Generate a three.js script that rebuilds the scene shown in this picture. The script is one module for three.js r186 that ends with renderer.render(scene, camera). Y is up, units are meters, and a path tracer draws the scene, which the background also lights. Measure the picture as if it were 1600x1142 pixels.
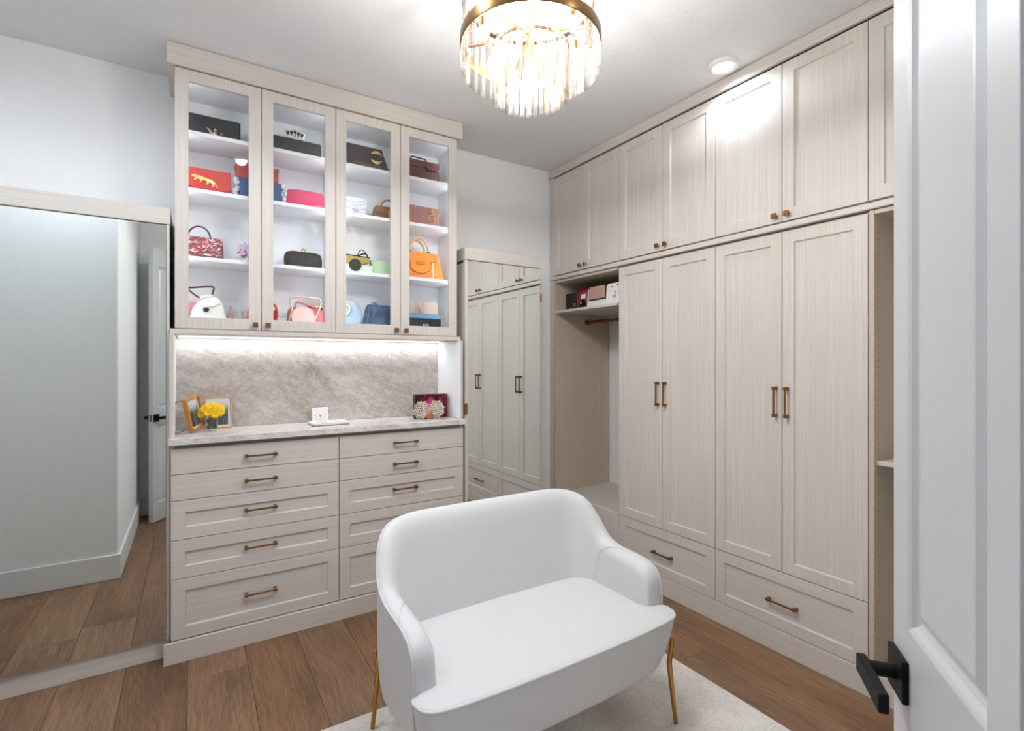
import * as THREE from 'three';
import { mergeGeometries } from 'three/addons/utils/BufferGeometryUtils.js';
import { RectAreaLightUniformsLib } from 'three/addons/lights/RectAreaLightUniformsLib.js';
RectAreaLightUniformsLib.init();

// ------------------------------------------------------------------ camera, sky, large lights, exposure
// x runs along the dresser wall, y up, z towards the doorway; the camera stands in the doorway at the origin.
const W = 1600, H = 1142, FOCAL = 788;
const scene = new THREE.Scene();
const camera = new THREE.PerspectiveCamera(2 * Math.atan(H / 2 / FOCAL) * 180 / Math.PI, W / H, 0.02, 40);
camera.position.set(0, 1.42, 0);
camera.rotation.y = -32.4 * Math.PI / 180;
camera.setViewOffset(W, H, 0, 5.5, W, H);
scene.add(camera);
scene.background = new THREE.Color(0x9db4cc);
const renderer = new THREE.WebGLRenderer({ antialias: true });
renderer.toneMapping = THREE.LinearToneMapping;
renderer.toneMappingExposure = 0.79;
renderer.shadowMap.enabled = true;
const L = { disc: 1.25, nook: 4.3, chandelier: 0.95, led: 60, shelfLed: 36, hall: 60, window: 1.5 };  // hall and window drive added fill lights out of view
const WHITE = 0xe8f2ff, NEUTRAL = 0xf6f8ff, COOL = 0xcfe2ff;

// ------------------------------------------------------------------ helpers
let seedN = 7;
const rnd = () => { seedN = (seedN * 1664525 + 1013904223) >>> 0; return seedN / 4294967296; };
const R = (a, b) => a + (b - a) * rnd();
const taken = {};
function numbered(n) { taken[n] = (taken[n] ?? -1) + 1; return taken[n] ? `${n}_${String(taken[n]).padStart(3, '0')}` : n; }
const shade = o => { o.castShadow = o.receiveShadow = true; return o; };
function thing(name, label, category, [x, y, z] = [0, 0, 0], turn = 0, group) {
  const o = new THREE.Group(); o.name = numbered(name); scene.add(o);
  o.position.set(x, y, z); o.rotation.y = turn; o.userData = { label, category };
  if (group) o.userData.group = group;
  return o;
}
function part(name, geo, mat, parent, label, kind) {
  const m = shade(new THREE.Mesh(Array.isArray(geo) ? join(geo) : geo, mat));
  m.name = numbered(name); (parent ?? scene).add(m);
  if (label) m.userData.label = label;
  if (kind) m.userData.kind = kind;
  return m;
}
function struct(name, geo, mat, label) { return part(name, geo, mat, scene, label, 'structure'); }
function structGroup(name) { const g = new THREE.Group(); g.name = name; g.userData.kind = 'structure'; scene.add(g); return g; }
function plain(g) { const n = g.index ? g.toNonIndexed() : g; for (const k of Object.keys(n.attributes)) if (!['position', 'normal', 'uv'].includes(k)) n.deleteAttribute(k);
  if (!n.attributes.uv) n.setAttribute('uv', new THREE.BufferAttribute(new Float32Array(n.attributes.position.count * 2), 2)); return n; }
function join(list) { return list.length === 1 ? list[0] : mergeGeometries(list.map(plain)); }
// uv in metres, the grain axis along v
function boxUV(g, grain = 'y', off = [rnd() * 3, rnd() * 3]) {
  g = plain(g); const p = g.attributes.position, n = g.attributes.normal, uv = g.attributes.uv;
  for (let i = 0; i < p.count; i++) {
    const x = p.getX(i), y = p.getY(i), z = p.getZ(i), a = Math.abs(n.getX(i)), b = Math.abs(n.getY(i)), c = Math.abs(n.getZ(i));
    let u, v;
    if (a >= b && a >= c) [u, v] = grain === 'z' ? [y, z] : [z, y];
    else if (b >= c) [u, v] = grain === 'x' ? [z, x] : [x, z];
    else [u, v] = grain === 'x' ? [y, x] : [x, y];
    uv.setXY(i, u + off[0], v + off[1]);
  }
  return g;
}
function tris(list) { // list of [a,b,c,...convex polygon], outward handled by caller
  const pos = [];
  for (const f of list) for (let i = 1; i < f.length - 1; i++) pos.push(...f[0], ...f[i], ...f[i + 1]);
  const g = new THREE.BufferGeometry(); g.setAttribute('position', new THREE.Float32BufferAttribute(pos, 3));
  g.setAttribute('uv', new THREE.BufferAttribute(new Float32Array(pos.length / 3 * 2), 2)); g.computeVertexNormals(); return g;
}
// box with chamfered edges, from corner to corner
function cb(x0, x1, y0, y1, z0, z1, c = 0.0012, grain = 'y') {
  const h = [(x1 - x0) / 2, (y1 - y0) / 2, (z1 - z0) / 2], m = [(x0 + x1) / 2, (y0 + y1) / 2, (z0 + z1) / 2];
  c = Math.min(c, ...h.map(k => k * 0.45));
  const v = (s, ax) => s.map((q, i) => m[i] + q * (h[i] - (i === ax ? 0 : c)));
  const faces = [];
  const push = f => { const n = new THREE.Vector3().crossVectors(new THREE.Vector3().subVectors(new THREE.Vector3(...f[1]), new THREE.Vector3(...f[0])), new THREE.Vector3().subVectors(new THREE.Vector3(...f[2]), new THREE.Vector3(...f[0])));
    const o = new THREE.Vector3(f[0][0] - m[0], f[0][1] - m[1], f[0][2] - m[2]); faces.push(n.dot(o) < 0 ? f.slice().reverse() : f); };
  for (let a = 0; a < 3; a++) for (const s of [-1, 1]) {
    const b = (a + 1) % 3, d = (a + 2) % 3, q = (sb, sd) => { const k = [0, 0, 0]; k[a] = s; k[b] = sb; k[d] = sd; return v(k, a); };
    push([q(-1, -1), q(1, -1), q(1, 1), q(-1, 1)]);
    for (const sb of [-1, 1]) { const k = sd => { const t = [0, 0, 0]; t[a] = s; t[b] = sb; t[d] = sd; return t; };
      push([v(k(-1), a), v(k(1), a), v(k(1), b), v(k(-1), b)]); }
  }
  for (const sx of [-1, 1]) for (const sy of [-1, 1]) for (const sz of [-1, 1]) push([v([sx, sy, sz], 0), v([sx, sy, sz], 1), v([sx, sy, sz], 2)]);
  return boxUV(tris(faces), grain);
}
const move = (g, x, y, z) => g.translate(x, y, z);
function cyl(r, h, x, y, z, seg = 16, axis = 'y', r2 = r) { const g = new THREE.CylinderGeometry(r2, r, h, seg); if (axis === 'x') g.rotateZ(Math.PI / 2); if (axis === 'z') g.rotateX(Math.PI / 2); return g.translate(x, y, z); }
function tube(pts, r, seg = 24, rs = 8, closed = false) { return new THREE.TubeGeometry(new THREE.CatmullRomCurve3(pts.map(p => new THREE.Vector3(...p)), closed, 'centripetal'), seg, r, rs, closed); }
function shapeOf(pts) { const s = new THREE.Shape(); pts.forEach(([x, y], i) => i ? s.lineTo(x, y) : s.moveTo(x, y)); s.closePath(); return s; }
function smooth(pts, n = 40) { const c = new THREE.CatmullRomCurve3(pts.map(p => new THREE.Vector3(p[0], p[1], 0)), true, 'centripetal'); return shapeOf(c.getPoints(n).slice(0, -1).map(p => [p.x, p.y])); }
function ext(shape, depth, bevel = 0.001, z = 0, curve = 10) { return new THREE.ExtrudeGeometry(shape, { depth: Math.max(depth - 2 * bevel, 1e-4), bevelEnabled: bevel > 0, bevelSize: bevel, bevelThickness: bevel, bevelOffset: -bevel, bevelSegments: 2, curveSegments: curve }).translate(0, 0, z + bevel); }
function loft(rings, cap0 = true, cap1 = true, closed = true) {
  const n = rings[0].length, pos = [], uv = [], idx = [];
  rings.forEach((r, j) => { let len = 0; r.forEach((p, i) => { if (i) len += Math.hypot(p[0] - r[i - 1][0], p[1] - r[i - 1][1], p[2] - r[i - 1][2]); pos.push(...p); uv.push(p[0] + p[2] * 0.7, p[1] + p[2] * 0.3); }); });
  const m = closed ? n : n - 1;
  for (let j = 0; j < rings.length - 1; j++) for (let i = 0; i < m; i++) { const a = j * n + i, b = j * n + (i + 1) % n, c = a + n, d = b + n; idx.push(a, b, d, a, d, c); }
  const fan = (j, flip) => { const c = [0, 1, 2].map(k => rings[j].reduce((s, p) => s + p[k], 0) / n); const at = pos.length / 3; pos.push(...c); uv.push(c[0] + c[2] * 0.7, c[1] + c[2] * 0.3);
    for (let i = 0; i < n; i++) { const a = j * n + i, b = j * n + (i + 1) % n; flip ? idx.push(at, b, a) : idx.push(at, a, b); } };
  if (cap0) fan(0, true); if (cap1) fan(rings.length - 1, false);
  const g = new THREE.BufferGeometry(); g.setAttribute('position', new THREE.Float32BufferAttribute(pos, 3)); g.setAttribute('uv', new THREE.Float32BufferAttribute(uv, 2)); g.setIndex(idx); g.computeVertexNormals(); return g;
}
// soft box: rounded-rectangle rings from bottom to top
function ringRect(w, d, y, r, z = 0, x = 0, k = 4) {
  r = Math.min(r, w / 2 - 1e-4, d / 2 - 1e-4); const out = [];
  for (const [sx, sz, a0] of [[1, 1, 0], [-1, 1, 90], [-1, -1, 180], [1, -1, 270]]) for (let i = 0; i <= k; i++) { const a = (a0 + 90 * i / k) * Math.PI / 180; out.push([x + sx * (w / 2 - r) + r * Math.cos(a), y, z + sz * (d / 2 - r) + r * Math.sin(a)]); }
  return out.reverse();
}
function soft(w0, w1, h, d0, d1, r = 0.012, bulge = 0, y0 = 0) {
  const rings = [], e = Math.min(r, h / 3), N = 6;
  const at = (y, ins) => { const t = y / h, b = bulge * Math.sin(Math.PI * t); return ringRect(w0 + (w1 - w0) * t - 2 * ins, d0 + (d1 - d0) * t - 2 * ins + b, y0 + y, Math.max(r - ins, 0.002)); };
  for (const a of [0, 30, 60, 90]) rings.push(at(e * (1 - Math.cos(a * Math.PI / 180)), e * (1 - Math.sin(a * Math.PI / 180))));
  for (let i = 1; i < N; i++) rings.push(at(e + (h - 2 * e) * i / N, 0));
  for (const a of [90, 60, 30, 0]) rings.push(at(h - e * (1 - Math.cos(a * Math.PI / 180)), e * (1 - Math.sin(a * Math.PI / 180))));
  return loft(rings);
}
const arc = (cx, cy, rx, ry, a0, a1, n, z = 0) => Array.from({ length: n + 1 }, (_, i) => { const a = (a0 + (a1 - a0) * i / n) * Math.PI / 180; return [cx + rx * Math.cos(a), cy + ry * Math.sin(a), z]; });

// ------------------------------------------------------------------ textures
function hash(x, y, s) { let h = (x * 374761393 + y * 668265263 + s * 1274126177) | 0; h = Math.imul(h ^ (h >>> 13), 1274126177); return ((h ^ (h >>> 16)) >>> 0) / 4294967295; }
function vn(x, y, px, py, s) { const xi = Math.floor(x), yi = Math.floor(y), fx = x - xi, fy = y - yi, u = fx * fx * (3 - 2 * fx), v = fy * fy * (3 - 2 * fy), m = (a, b) => ((a % b) + b) % b;
  const a = hash(m(xi, px), m(yi, py), s), b = hash(m(xi + 1, px), m(yi, py), s), c = hash(m(xi, px), m(yi + 1, py), s), d = hash(m(xi + 1, px), m(yi + 1, py), s);
  return a + (b - a) * u + (c - a) * v + (a - b - c + d) * u * v; }
function fbm(u, v, fx, fy, o, s) { let t = 0, w = 0, a = 1; for (let i = 0; i < o; i++) { t += a * vn(u * fx, v * fy, fx, fy, s + i); w += a; a *= 0.5; fx *= 2; fy *= 2; } return t / w; }
function dtex(w, h, fn, size = [1, 1], srgb = true) {
  const d = new Uint8Array(w * h * 4);
  for (let j = 0; j < h; j++) for (let i = 0; i < w; i++) { const c = fn(i / w, j / h), k = (j * w + i) * 4; d[k] = c[0]; d[k + 1] = c[1] ?? c[0]; d[k + 2] = c[2] ?? c[0]; d[k + 3] = 255; }
  const t = new THREE.DataTexture(d, w, h); t.wrapS = t.wrapT = THREE.RepeatWrapping; t.magFilter = THREE.LinearFilter; t.minFilter = THREE.LinearMipmapLinearFilter; t.generateMipmaps = true;
  t.repeat.set(1 / size[0], 1 / size[1]); if (srgb) t.colorSpace = THREE.SRGBColorSpace; t.needsUpdate = true; return t;
}
function ctex(w, h, draw) { const c = document.createElement('canvas'); c.width = w; c.height = h; const x = c.getContext('2d'); draw(x, w, h); const t = new THREE.CanvasTexture(c); t.colorSpace = THREE.SRGBColorSpace; t.wrapS = t.wrapT = THREE.RepeatWrapping; return t; }
const mix = (a, b, t) => a.map((q, i) => q + (b[i] - q) * Math.max(0, Math.min(1, t)));
const texPale = dtex(512, 1024, (u, v) => {
  const fine = fbm(u, v, 210, 4, 2, 11), mid = fbm(u, v, 56, 3, 3, 23), wide = fbm(u, v, 6, 2, 2, 31), pore = vn(u * 256, v * 24, 256, 24, 41);
  let t = 0.5 + 0.7 * (fine - 0.5) + 0.4 * (mid - 0.5) + 0.25 * (wide - 0.5); if (pore > 0.86) t -= 0.1;
  return mix([199, 190, 181], [221, 213, 205], t);
}, [0.5, 1.0]);
const texOak = dtex(1024, 2048, (u, v) => {
  const warp = 0.035 * (fbm(u, v, 4, 8, 3, 51) - 0.5), uu = ((u + warp) % 1 + 1) % 1;
  const fine = fbm(uu, v, 240, 30, 3, 61), band = fbm(uu, v, 26, 4, 3, 71), big = fbm(u, v, 5, 7, 3, 81), pore = vn(uu * 460, v * 150, 460, 150, 91), pore2 = vn(uu * 300, v * 90, 300, 90, 93);
  const ring = 0.5 + 0.5 * Math.sin((uu * 70 + 26 * fbm(u, v, 3, 5, 3, 95)) * 2.2);
  let t = 0.52 + 0.8 * (fine - 0.5) + 0.3 * (band - 0.5) + 0.55 * (big - 0.5) + 0.13 * (ring - 0.5); if (pore > 0.72) t -= 0.2 * (pore - 0.72) / 0.28 + 0.05; if (pore2 > 0.8) t -= 0.12;
  return mix([102, 75, 53], [164, 127, 97], t);
}, [0.62, 2.4]);
const texOakRough = dtex(512, 1024, (u, v) => { const q = 105 + 60 * fbm(u, v, 60, 12, 3, 101); return [q]; }, [0.5, 1.2], false);
const stone = (seed, lo, hi, vein, k) => (u, v) => {
  const wx = 0.12 * (fbm(u, v, 4, 4, 4, seed) - 0.5), wy = 0.12 * (fbm(u, v, 4, 4, 4, seed + 9) - 0.5), m = a => ((a % 1) + 1) % 1, x = m(u + wx), y = m(v + wy);
  const base = fbm(x, y, 4, 4, 5, seed + 20), mid = fbm(m(x * 2 + y), y, 26, 14, 3, seed + 25), fine = fbm(u, v, 110, 80, 2, seed + 30);
  const d = m(x + y), r1 = Math.abs(fbm(d, m(y - x), 7, 2, 5, seed + 40) - 0.5), r2 = Math.abs(fbm(m(x - y), d, 30, 12, 3, seed + 50) - 0.5), patch = fbm(u, v, 3, 3, 2, seed + 60);
  let c = mix(lo, hi, 0.5 + 1.1 * (base - 0.5) + 1.0 * (mid - 0.5) + 0.9 * (fine - 0.5));
  c = mix(c, vein, k * Math.max(0, 1 - r1 * 16) * Math.max(0, (patch - 0.35) * 3)); c = mix(c, hi, 0.35 * Math.max(0, 1 - r2 * 12)); return c;
};
const texSplash = dtex(1024, 1024, stone(201, [172, 163, 155], [206, 200, 194], [140, 122, 108], 0.35), [1.1, 1.1]);
const texCounter = dtex(1024, 1024, stone(301, [196, 189, 183], [232, 228, 224], [176, 164, 153], 0.4), [0.8, 0.8]);
const texPeel = dtex(512, 512, (u, v) => [255 * (0.6 * fbm(u, v, 28, 28, 3, 401) + 0.4 * fbm(u, v, 70, 70, 2, 405))], [0.5, 0.5], false);
const texRug = dtex(1024, 1024, (u, v) => {
  const patch = fbm(u, v, 5, 5, 4, 501), pile = fbm(u, v, 150, 150, 2, 511), a = Math.abs(((u * 4 + v * 4) % 1) - 0.5), b = Math.abs(((u * 4 - v * 4 + 8) % 1) - 0.5), line = Math.max(0, 1 - Math.min(0.5 - a, 0.5 - b) * 26) * (0.5 + 0.5 * Math.sin((u - v) * 300));
  return mix([206, 198, 190], [242, 236, 230], 0.5 + 1.3 * (patch - 0.5) + 0.8 * (pile - 0.5) - 0.25 * line);
}, [0.9, 0.9]);
const texPile = dtex(512, 512, (u, v) => [255 * (0.5 * fbm(u, v, 120, 120, 2, 521) + 0.5 * fbm(u, v, 16, 16, 3, 525))], [0.35, 0.35], false);
const texWeave = dtex(256, 256, (u, v) => { const k = 48, a = Math.sin(u * Math.PI * 2 * k) * Math.sin(v * Math.PI * 2 * k); return [128 + 90 * a + 30 * (hash(Math.floor(u * 256), Math.floor(v * 256), 5) - 0.5)]; }, [0.12, 0.12], false);
const texGrainLeather = dtex(256, 256, (u, v) => [255 * fbm(u, v, 40, 40, 3, 601)], [0.06, 0.06], false);

// ------------------------------------------------------------------ materials
const std = (color, roughness = 0.5, metalness = 0, more = {}) => new THREE.MeshStandardMaterial({ color, roughness, metalness, ...more });
const phys = o => new THREE.MeshPhysicalMaterial(o);
const M = {
  wall: std(0xf0f0ef, 0.85, 0, { bumpMap: texPeel, bumpScale: 0.0012 }),
  ceil: std(0xe3e3e3, 0.9, 0, { bumpMap: texPeel, bumpScale: 0.0016 }),
  trimWhite: std(0xeaebec, 0.42), doorWhite: phys({ color: 0xcccdce, roughness: 0.34, clearcoat: 0.25, clearcoatRoughness: 0.25 }),
  pale: std(0xffffff, 0.46, 0, { map: texPale, bumpMap: texPale, bumpScale: 0.00025 }),
  bay: std(0xf4e9db, 0.5, 0, { map: texPale, bumpMap: texPale, bumpScale: 0.00025 }),
  edge: std(0xe4d8c8, 0.5), inner: std(0xeef0f2, 0.5), innerBack: std(0xebeef1, 0.55, 0, { bumpMap: texPale, bumpScale: 0.0004 }), dark: std(0x3b332c, 0.8),
  splash: phys({ color: 0xffffff, map: texSplash, roughness: 0.22 }), counter: phys({ color: 0xffffff, map: texCounter, roughness: 0.2 }),
  bronze: std(0x8a6038, 0.34, 0.95), brass: std(0xb98a4a, 0.25, 1), leg: std(0xb4884a, 0.25, 1), gold: std(0xe0b878, 0.24, 1), silver: std(0xd9d6d0, 0.22, 1), chrome: std(0xdddddd, 0.12, 1),
  mirror: std(0xe8edeb, 0.015, 1), glass: phys({ color: 0xffffff, roughness: 0, transmission: 1, thickness: 0, ior: 1.5 }), pane: phys({ color: 0xffffff, roughness: 0, transmission: 1, thickness: 0, ior: 1.5, specularIntensity: 0.5 }),
  crystal: phys({ color: 0xf5f4f2, roughness: 0.0, transmission: 0.987, thickness: 0, ior: 1.5, specularIntensity: 0.8 }),
  crystalBright: phys({ color: 0xf8f7f5, roughness: 0.0, transmission: 0.972, thickness: 0, ior: 1.5 }), crystalClear: phys({ color: 0xebe8e4, roughness: 0.0, transmission: 0.994, thickness: 0, ior: 1.5, specularIntensity: 0.8 }), rose: std(0xcfa583, 0.3, 1), antique: std(0x8c6a42, 0.3, 1),
  black: phys({ color: 0x070707, roughness: 0.5, specularIntensity: 0.5 }), sofa: phys({ color: 0xd2d2d1, roughness: 0.62, bumpMap: texWeave, bumpScale: 0.00025, sheen: 0.4, sheenRoughness: 0.6, sheenColor: new THREE.Color(0xffffff) }),
  rug: std(0xffffff, 0.95, 0, { map: texRug, bumpMap: texPile, bumpScale: 0.006 }),
  hole: std(0x2e2721, 0.9),
};
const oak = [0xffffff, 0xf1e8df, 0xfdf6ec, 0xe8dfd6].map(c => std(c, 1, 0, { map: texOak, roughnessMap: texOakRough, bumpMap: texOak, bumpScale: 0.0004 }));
const glow = (c, k) => std(0xffffff, 0.5, 0, { emissive: c, emissiveIntensity: k });
function areaLight(name, color, k, w, h, pos, to) { const l = new THREE.RectAreaLight(color, k, w, h); l.name = name; l.position.set(...pos); l.lookAt(...to); scene.add(l); return l; }
function pointLight(name, color, k, pos, r = 1) { const l = new THREE.PointLight(color, k, 0, 2); l.name = name; l.position.set(...pos); l.castShadow = true; l.shadow.radius = r; scene.add(l); return l; }

// ------------------------------------------------------------------ the room (z = -distance in front of the camera)
const CEIL = 2.94, BACK = -3.25, XR = 3.03, XL = -1.22;
struct('ceiling', cb(XL - 0.1, XR + 0.1, CEIL, CEIL + 0.1, BACK - 0.1, 2.2, 0.001), M.ceil);
struct('wall_back', cb(XL - 0.1, XR + 0.1, -0.05, CEIL, BACK - 0.1, BACK, 0.001), M.wall);
struct('wall_right', cb(XR, XR + 0.1, -0.05, CEIL, BACK, 2.2, 0.001), M.wall);
struct('wall_left', cb(XL - 0.1, XL, -0.05, CEIL, BACK, 2.2, 0.001), M.wall);
struct('wall_nook', cb(XL, -0.41, -0.05, CEIL, -1.66, 0.04, 0.006), M.wall);
struct('wall_entry', [cb(-0.41, -0.2, -0.05, CEIL, -0.08, 0.04, 0.004), cb(0.74, XR, -0.05, CEIL, -0.08, 0.04, 0.004), cb(-0.2, 0.74, 2.46, CEIL, -0.08, 0.04, 0.004)], M.wall);
struct('wall_hall', [cb(XL, -1.1, -0.05, CEIL, 2.1, 2.2, 0.001), cb(-0.2, XR, -0.05, CEIL, 2.1, 2.2, 0.001), cb(-1.1, -0.2, -0.05, 0.7, 2.1, 2.2, 0.001), cb(-1.1, -0.2, 2.3, CEIL, 2.1, 2.2, 0.001)], M.wall);
{ const w = structGroup('window_1'); part('added_window_frame', [cb(-1.1, -1.06, 0.7, 2.3, 2.11, 2.17), cb(-0.24, -0.2, 0.7, 2.3, 2.11, 2.17), cb(-1.06, -0.24, 0.7, 0.74, 2.11, 2.17), cb(-1.06, -0.24, 2.26, 2.3, 2.11, 2.17)], M.trimWhite, w);  // window added in the unseen hall wall to carry fill light
  part('pane', cb(-1.06, -0.24, 0.74, 2.26, 2.135, 2.139), M.glass, w);
  areaLight('hall_fill_light', NEUTRAL, L.window, 0.82, 1.5, [-0.65, 1.5, 2.09], [-0.3, 1.45, 0]); }
struct('baseboard_nook', [cb(XL, -0.395, 0, 0.16, -1.675, -1.66, 0.003), cb(-0.41, -0.395, 0, 0.16, -1.66, -0.08, 0.003)], M.trimWhite);
struct('baseboard_entry', [cb(-0.395, -0.2, 0, 0.16, -0.095, -0.08, 0.003), cb(0.74, 2.4, 0, 0.16, -0.095, -0.08, 0.003)], M.trimWhite);
struct('baseboard_left', cb(XL, XL + 0.015, 0, 0.16, -2.9, -1.68, 0.003), M.trimWhite);
struct('baseboard_back', cb(2.095, 2.42, 0, 0.16, BACK, BACK + 0.015, 0.003), M.trimWhite);
{ // oak planks, each its own board, running away from the doorway
  const fl = structGroup('floor');
  part('subfloor', cb(XL, XR, -0.05, -0.014, BACK, 2.1, 0.001), M.dark, fl);
  const pitch = 0.2391, x0 = -0.017, joints = { '-1': [-3.02, -1.1, 0.8], 0: [-2.67, -0.4, 1.4], 1: [-1.75, 0.3], 2: [-1.2, 0.7], '-2': [-2.35, -0.5, 1.2] };
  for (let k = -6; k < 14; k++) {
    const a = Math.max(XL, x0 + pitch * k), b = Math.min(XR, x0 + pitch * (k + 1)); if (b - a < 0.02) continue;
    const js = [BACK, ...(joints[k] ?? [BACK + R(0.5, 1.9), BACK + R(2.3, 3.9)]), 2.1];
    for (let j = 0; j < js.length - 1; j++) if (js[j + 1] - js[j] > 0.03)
      part('plank', cb(a + 0.0005, b - 0.0005, -0.014, R(-0.0004, 0.0002), js[j] + 0.0005, js[j + 1] - 0.0005, 0.0016, 'z'), oak[k > 7 ? Math.floor(rnd() * 2) * 2 : Math.floor(rnd() * 4)], fl);  // boards on the right take paler tones in place of brighter light
  }
}

// ------------------------------------------------------------------ joinery
// front with a recessed panel, centred on x and y, its back at z = 0 and its face at z = t
function shaker(w, h, t, stile, grain = 'y', depth = 0.009, slope = 0.005) {
  const rect = (a, b, z) => [[-a, -b, z], [a, -b, z], [a, b, z], [-a, b, z]], c = 0.0015, fr = [], off = [rnd() * 3, rnd() * 3];
  const band = (p, q, to) => { for (let i = 0; i < 4; i++) to.push([p[i], p[(i + 1) % 4], q[(i + 1) % 4], q[i]]); };
  const a = w / 2, b = h / 2, i = a - stile, j = b - stile;
  const r = [rect(a, b, 0), rect(a, b, t - c), rect(a - c, b - c, t), rect(i, j, t), rect(i - slope, j - slope, t - depth)];
  for (let k = 0; k < 4; k++) band(r[k], r[k + 1], fr); fr.push(r[0].slice().reverse());
  return { frame: boxUV(tris(fr), grain, off), panel: boxUV(tris([r[4]]), grain, off) };
}
const pullGeo = L => join([cb(-L / 2, L / 2, -0.004, 0.004, 0.022, 0.030, 0.001), cb(-L / 2, -L / 2 + 0.016, -0.007, 0.007, 0, 0.031, 0.0015), cb(L / 2 - 0.016, L / 2, -0.007, 0.007, 0, 0.031, 0.0015)]);
const pullH = pullGeo(0.148), pullV = pullGeo(0.148).clone().rotateZ(Math.PI / 2);
const knobGeo = join([cb(-0.0125, 0.0125, -0.0125, 0.0125, 0.016, 0.025, 0.0015), cyl(0.006, 0.017, 0, 0, 0.0085, 12, 'z')]);
function front(parent, name, x0, x1, y0, y1, zBack, opt = {}) { // a door or drawer with its panel and handle
  const w = x1 - x0, h = y1 - y0, t = 0.02, g = opt.drawer ? 'x' : 'y';
  const f = opt.flat ? { frame: cb(-w / 2, w / 2, -h / 2, h / 2, 0, t, 0.0015, g) } : shaker(w, h, t, opt.stile ?? 0.056, g);
  const d = part(name, f.frame, M.pale, parent); d.position.set((x0 + x1) / 2, (y0 + y1) / 2, zBack);
  if (f.panel) part('panel', f.panel, M.pale, d);
  if (opt.handle) { const k = part(opt.handle === 'knob' ? 'knob' : 'handle', opt.handle === 'knob' ? knobGeo : opt.handle === 'v' ? pullV : pullH, M.bronze, d); k.position.set(opt.hx ?? 0, opt.hy ?? 0, opt.onPanel ? t - 0.009 : t); }
  return d;
}

// dresser with ten drawers
{
  const X0 = -0.083, X1 = 1.449, XM = 0.6865, ZF = -2.86;
  const t = thing('dresser', 'pale wood ten drawer dresser with bronze bar pulls under the stone top', 'dresser', [0, 0, 0]);
  part('carcass', [cb(X0 - 0.004, X0 + 0.014, 0.105, 1.026, -3.235, -2.885), cb(X1 - 0.014, X1 + 0.004, 0.105, 1.026, -3.235, -2.885), cb(X0 + 0.014, X1 - 0.014, 0.105, 0.12, -3.235, -2.885), cb(X0 + 0.014, X1 - 0.014, 1.008, 1.026, -3.235, -2.9), cb(X0 + 0.014, X1 - 0.014, 0.12, 1.008, -2.91, -2.9), cb(XM - 0.01, XM + 0.01, 0.12, 1.008, -2.9, -2.885)], M.pale, t);
  part('plinth', [cb(X0, X1, 0, 0.1, -3.2, ZF - 0.002, 0.0015, 'x'), cb(-0.112, 1.468, 0, 0.1, ZF - 0.002, ZF + 0.012, 0.0015, 'x')], M.pale, t);
  const ys = [0.104, 0.390, 0.575, 0.762, 0.886, 1.010];
  for (const [a, b] of [[X0, XM - 0.002], [XM + 0.002, X1]]) for (let i = 0; i < 5; i++) {
    const hy = [0.25, 0.486, 0.675, 0.826, 0.949][i], mid = (ys[i] + ys[i + 1]) / 2;
    front(t, 'drawer', a, b, ys[i] + 0.0015, ys[i + 1] - 0.0015, ZF - 0.02, { drawer: true, flat: i > 2, handle: 'h', hx: (a < 0.1 ? 0.298 : 1.066) - (a + b) / 2, hy: hy - mid, onPanel: i < 3 });
  }
  const c = part('countertop', boxUV(cb(-0.094, 1.454, 1.027, 1.061, -3.2, -2.833, 0.003, 'x'), 'x'), M.counter, scene);
  c.userData = { label: 'pale veined stone slab lying across the top of the dresser', category: 'countertop' };
  const s = part('backsplash', cb(-0.074, 1.431, 1.0612, 1.554, -3.235, -3.2, 0.001, 'x'), M.splash, scene);
  s.userData = { label: 'taupe and brown veined stone panel lit from above behind the counter', category: 'backsplash' };
}
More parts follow.
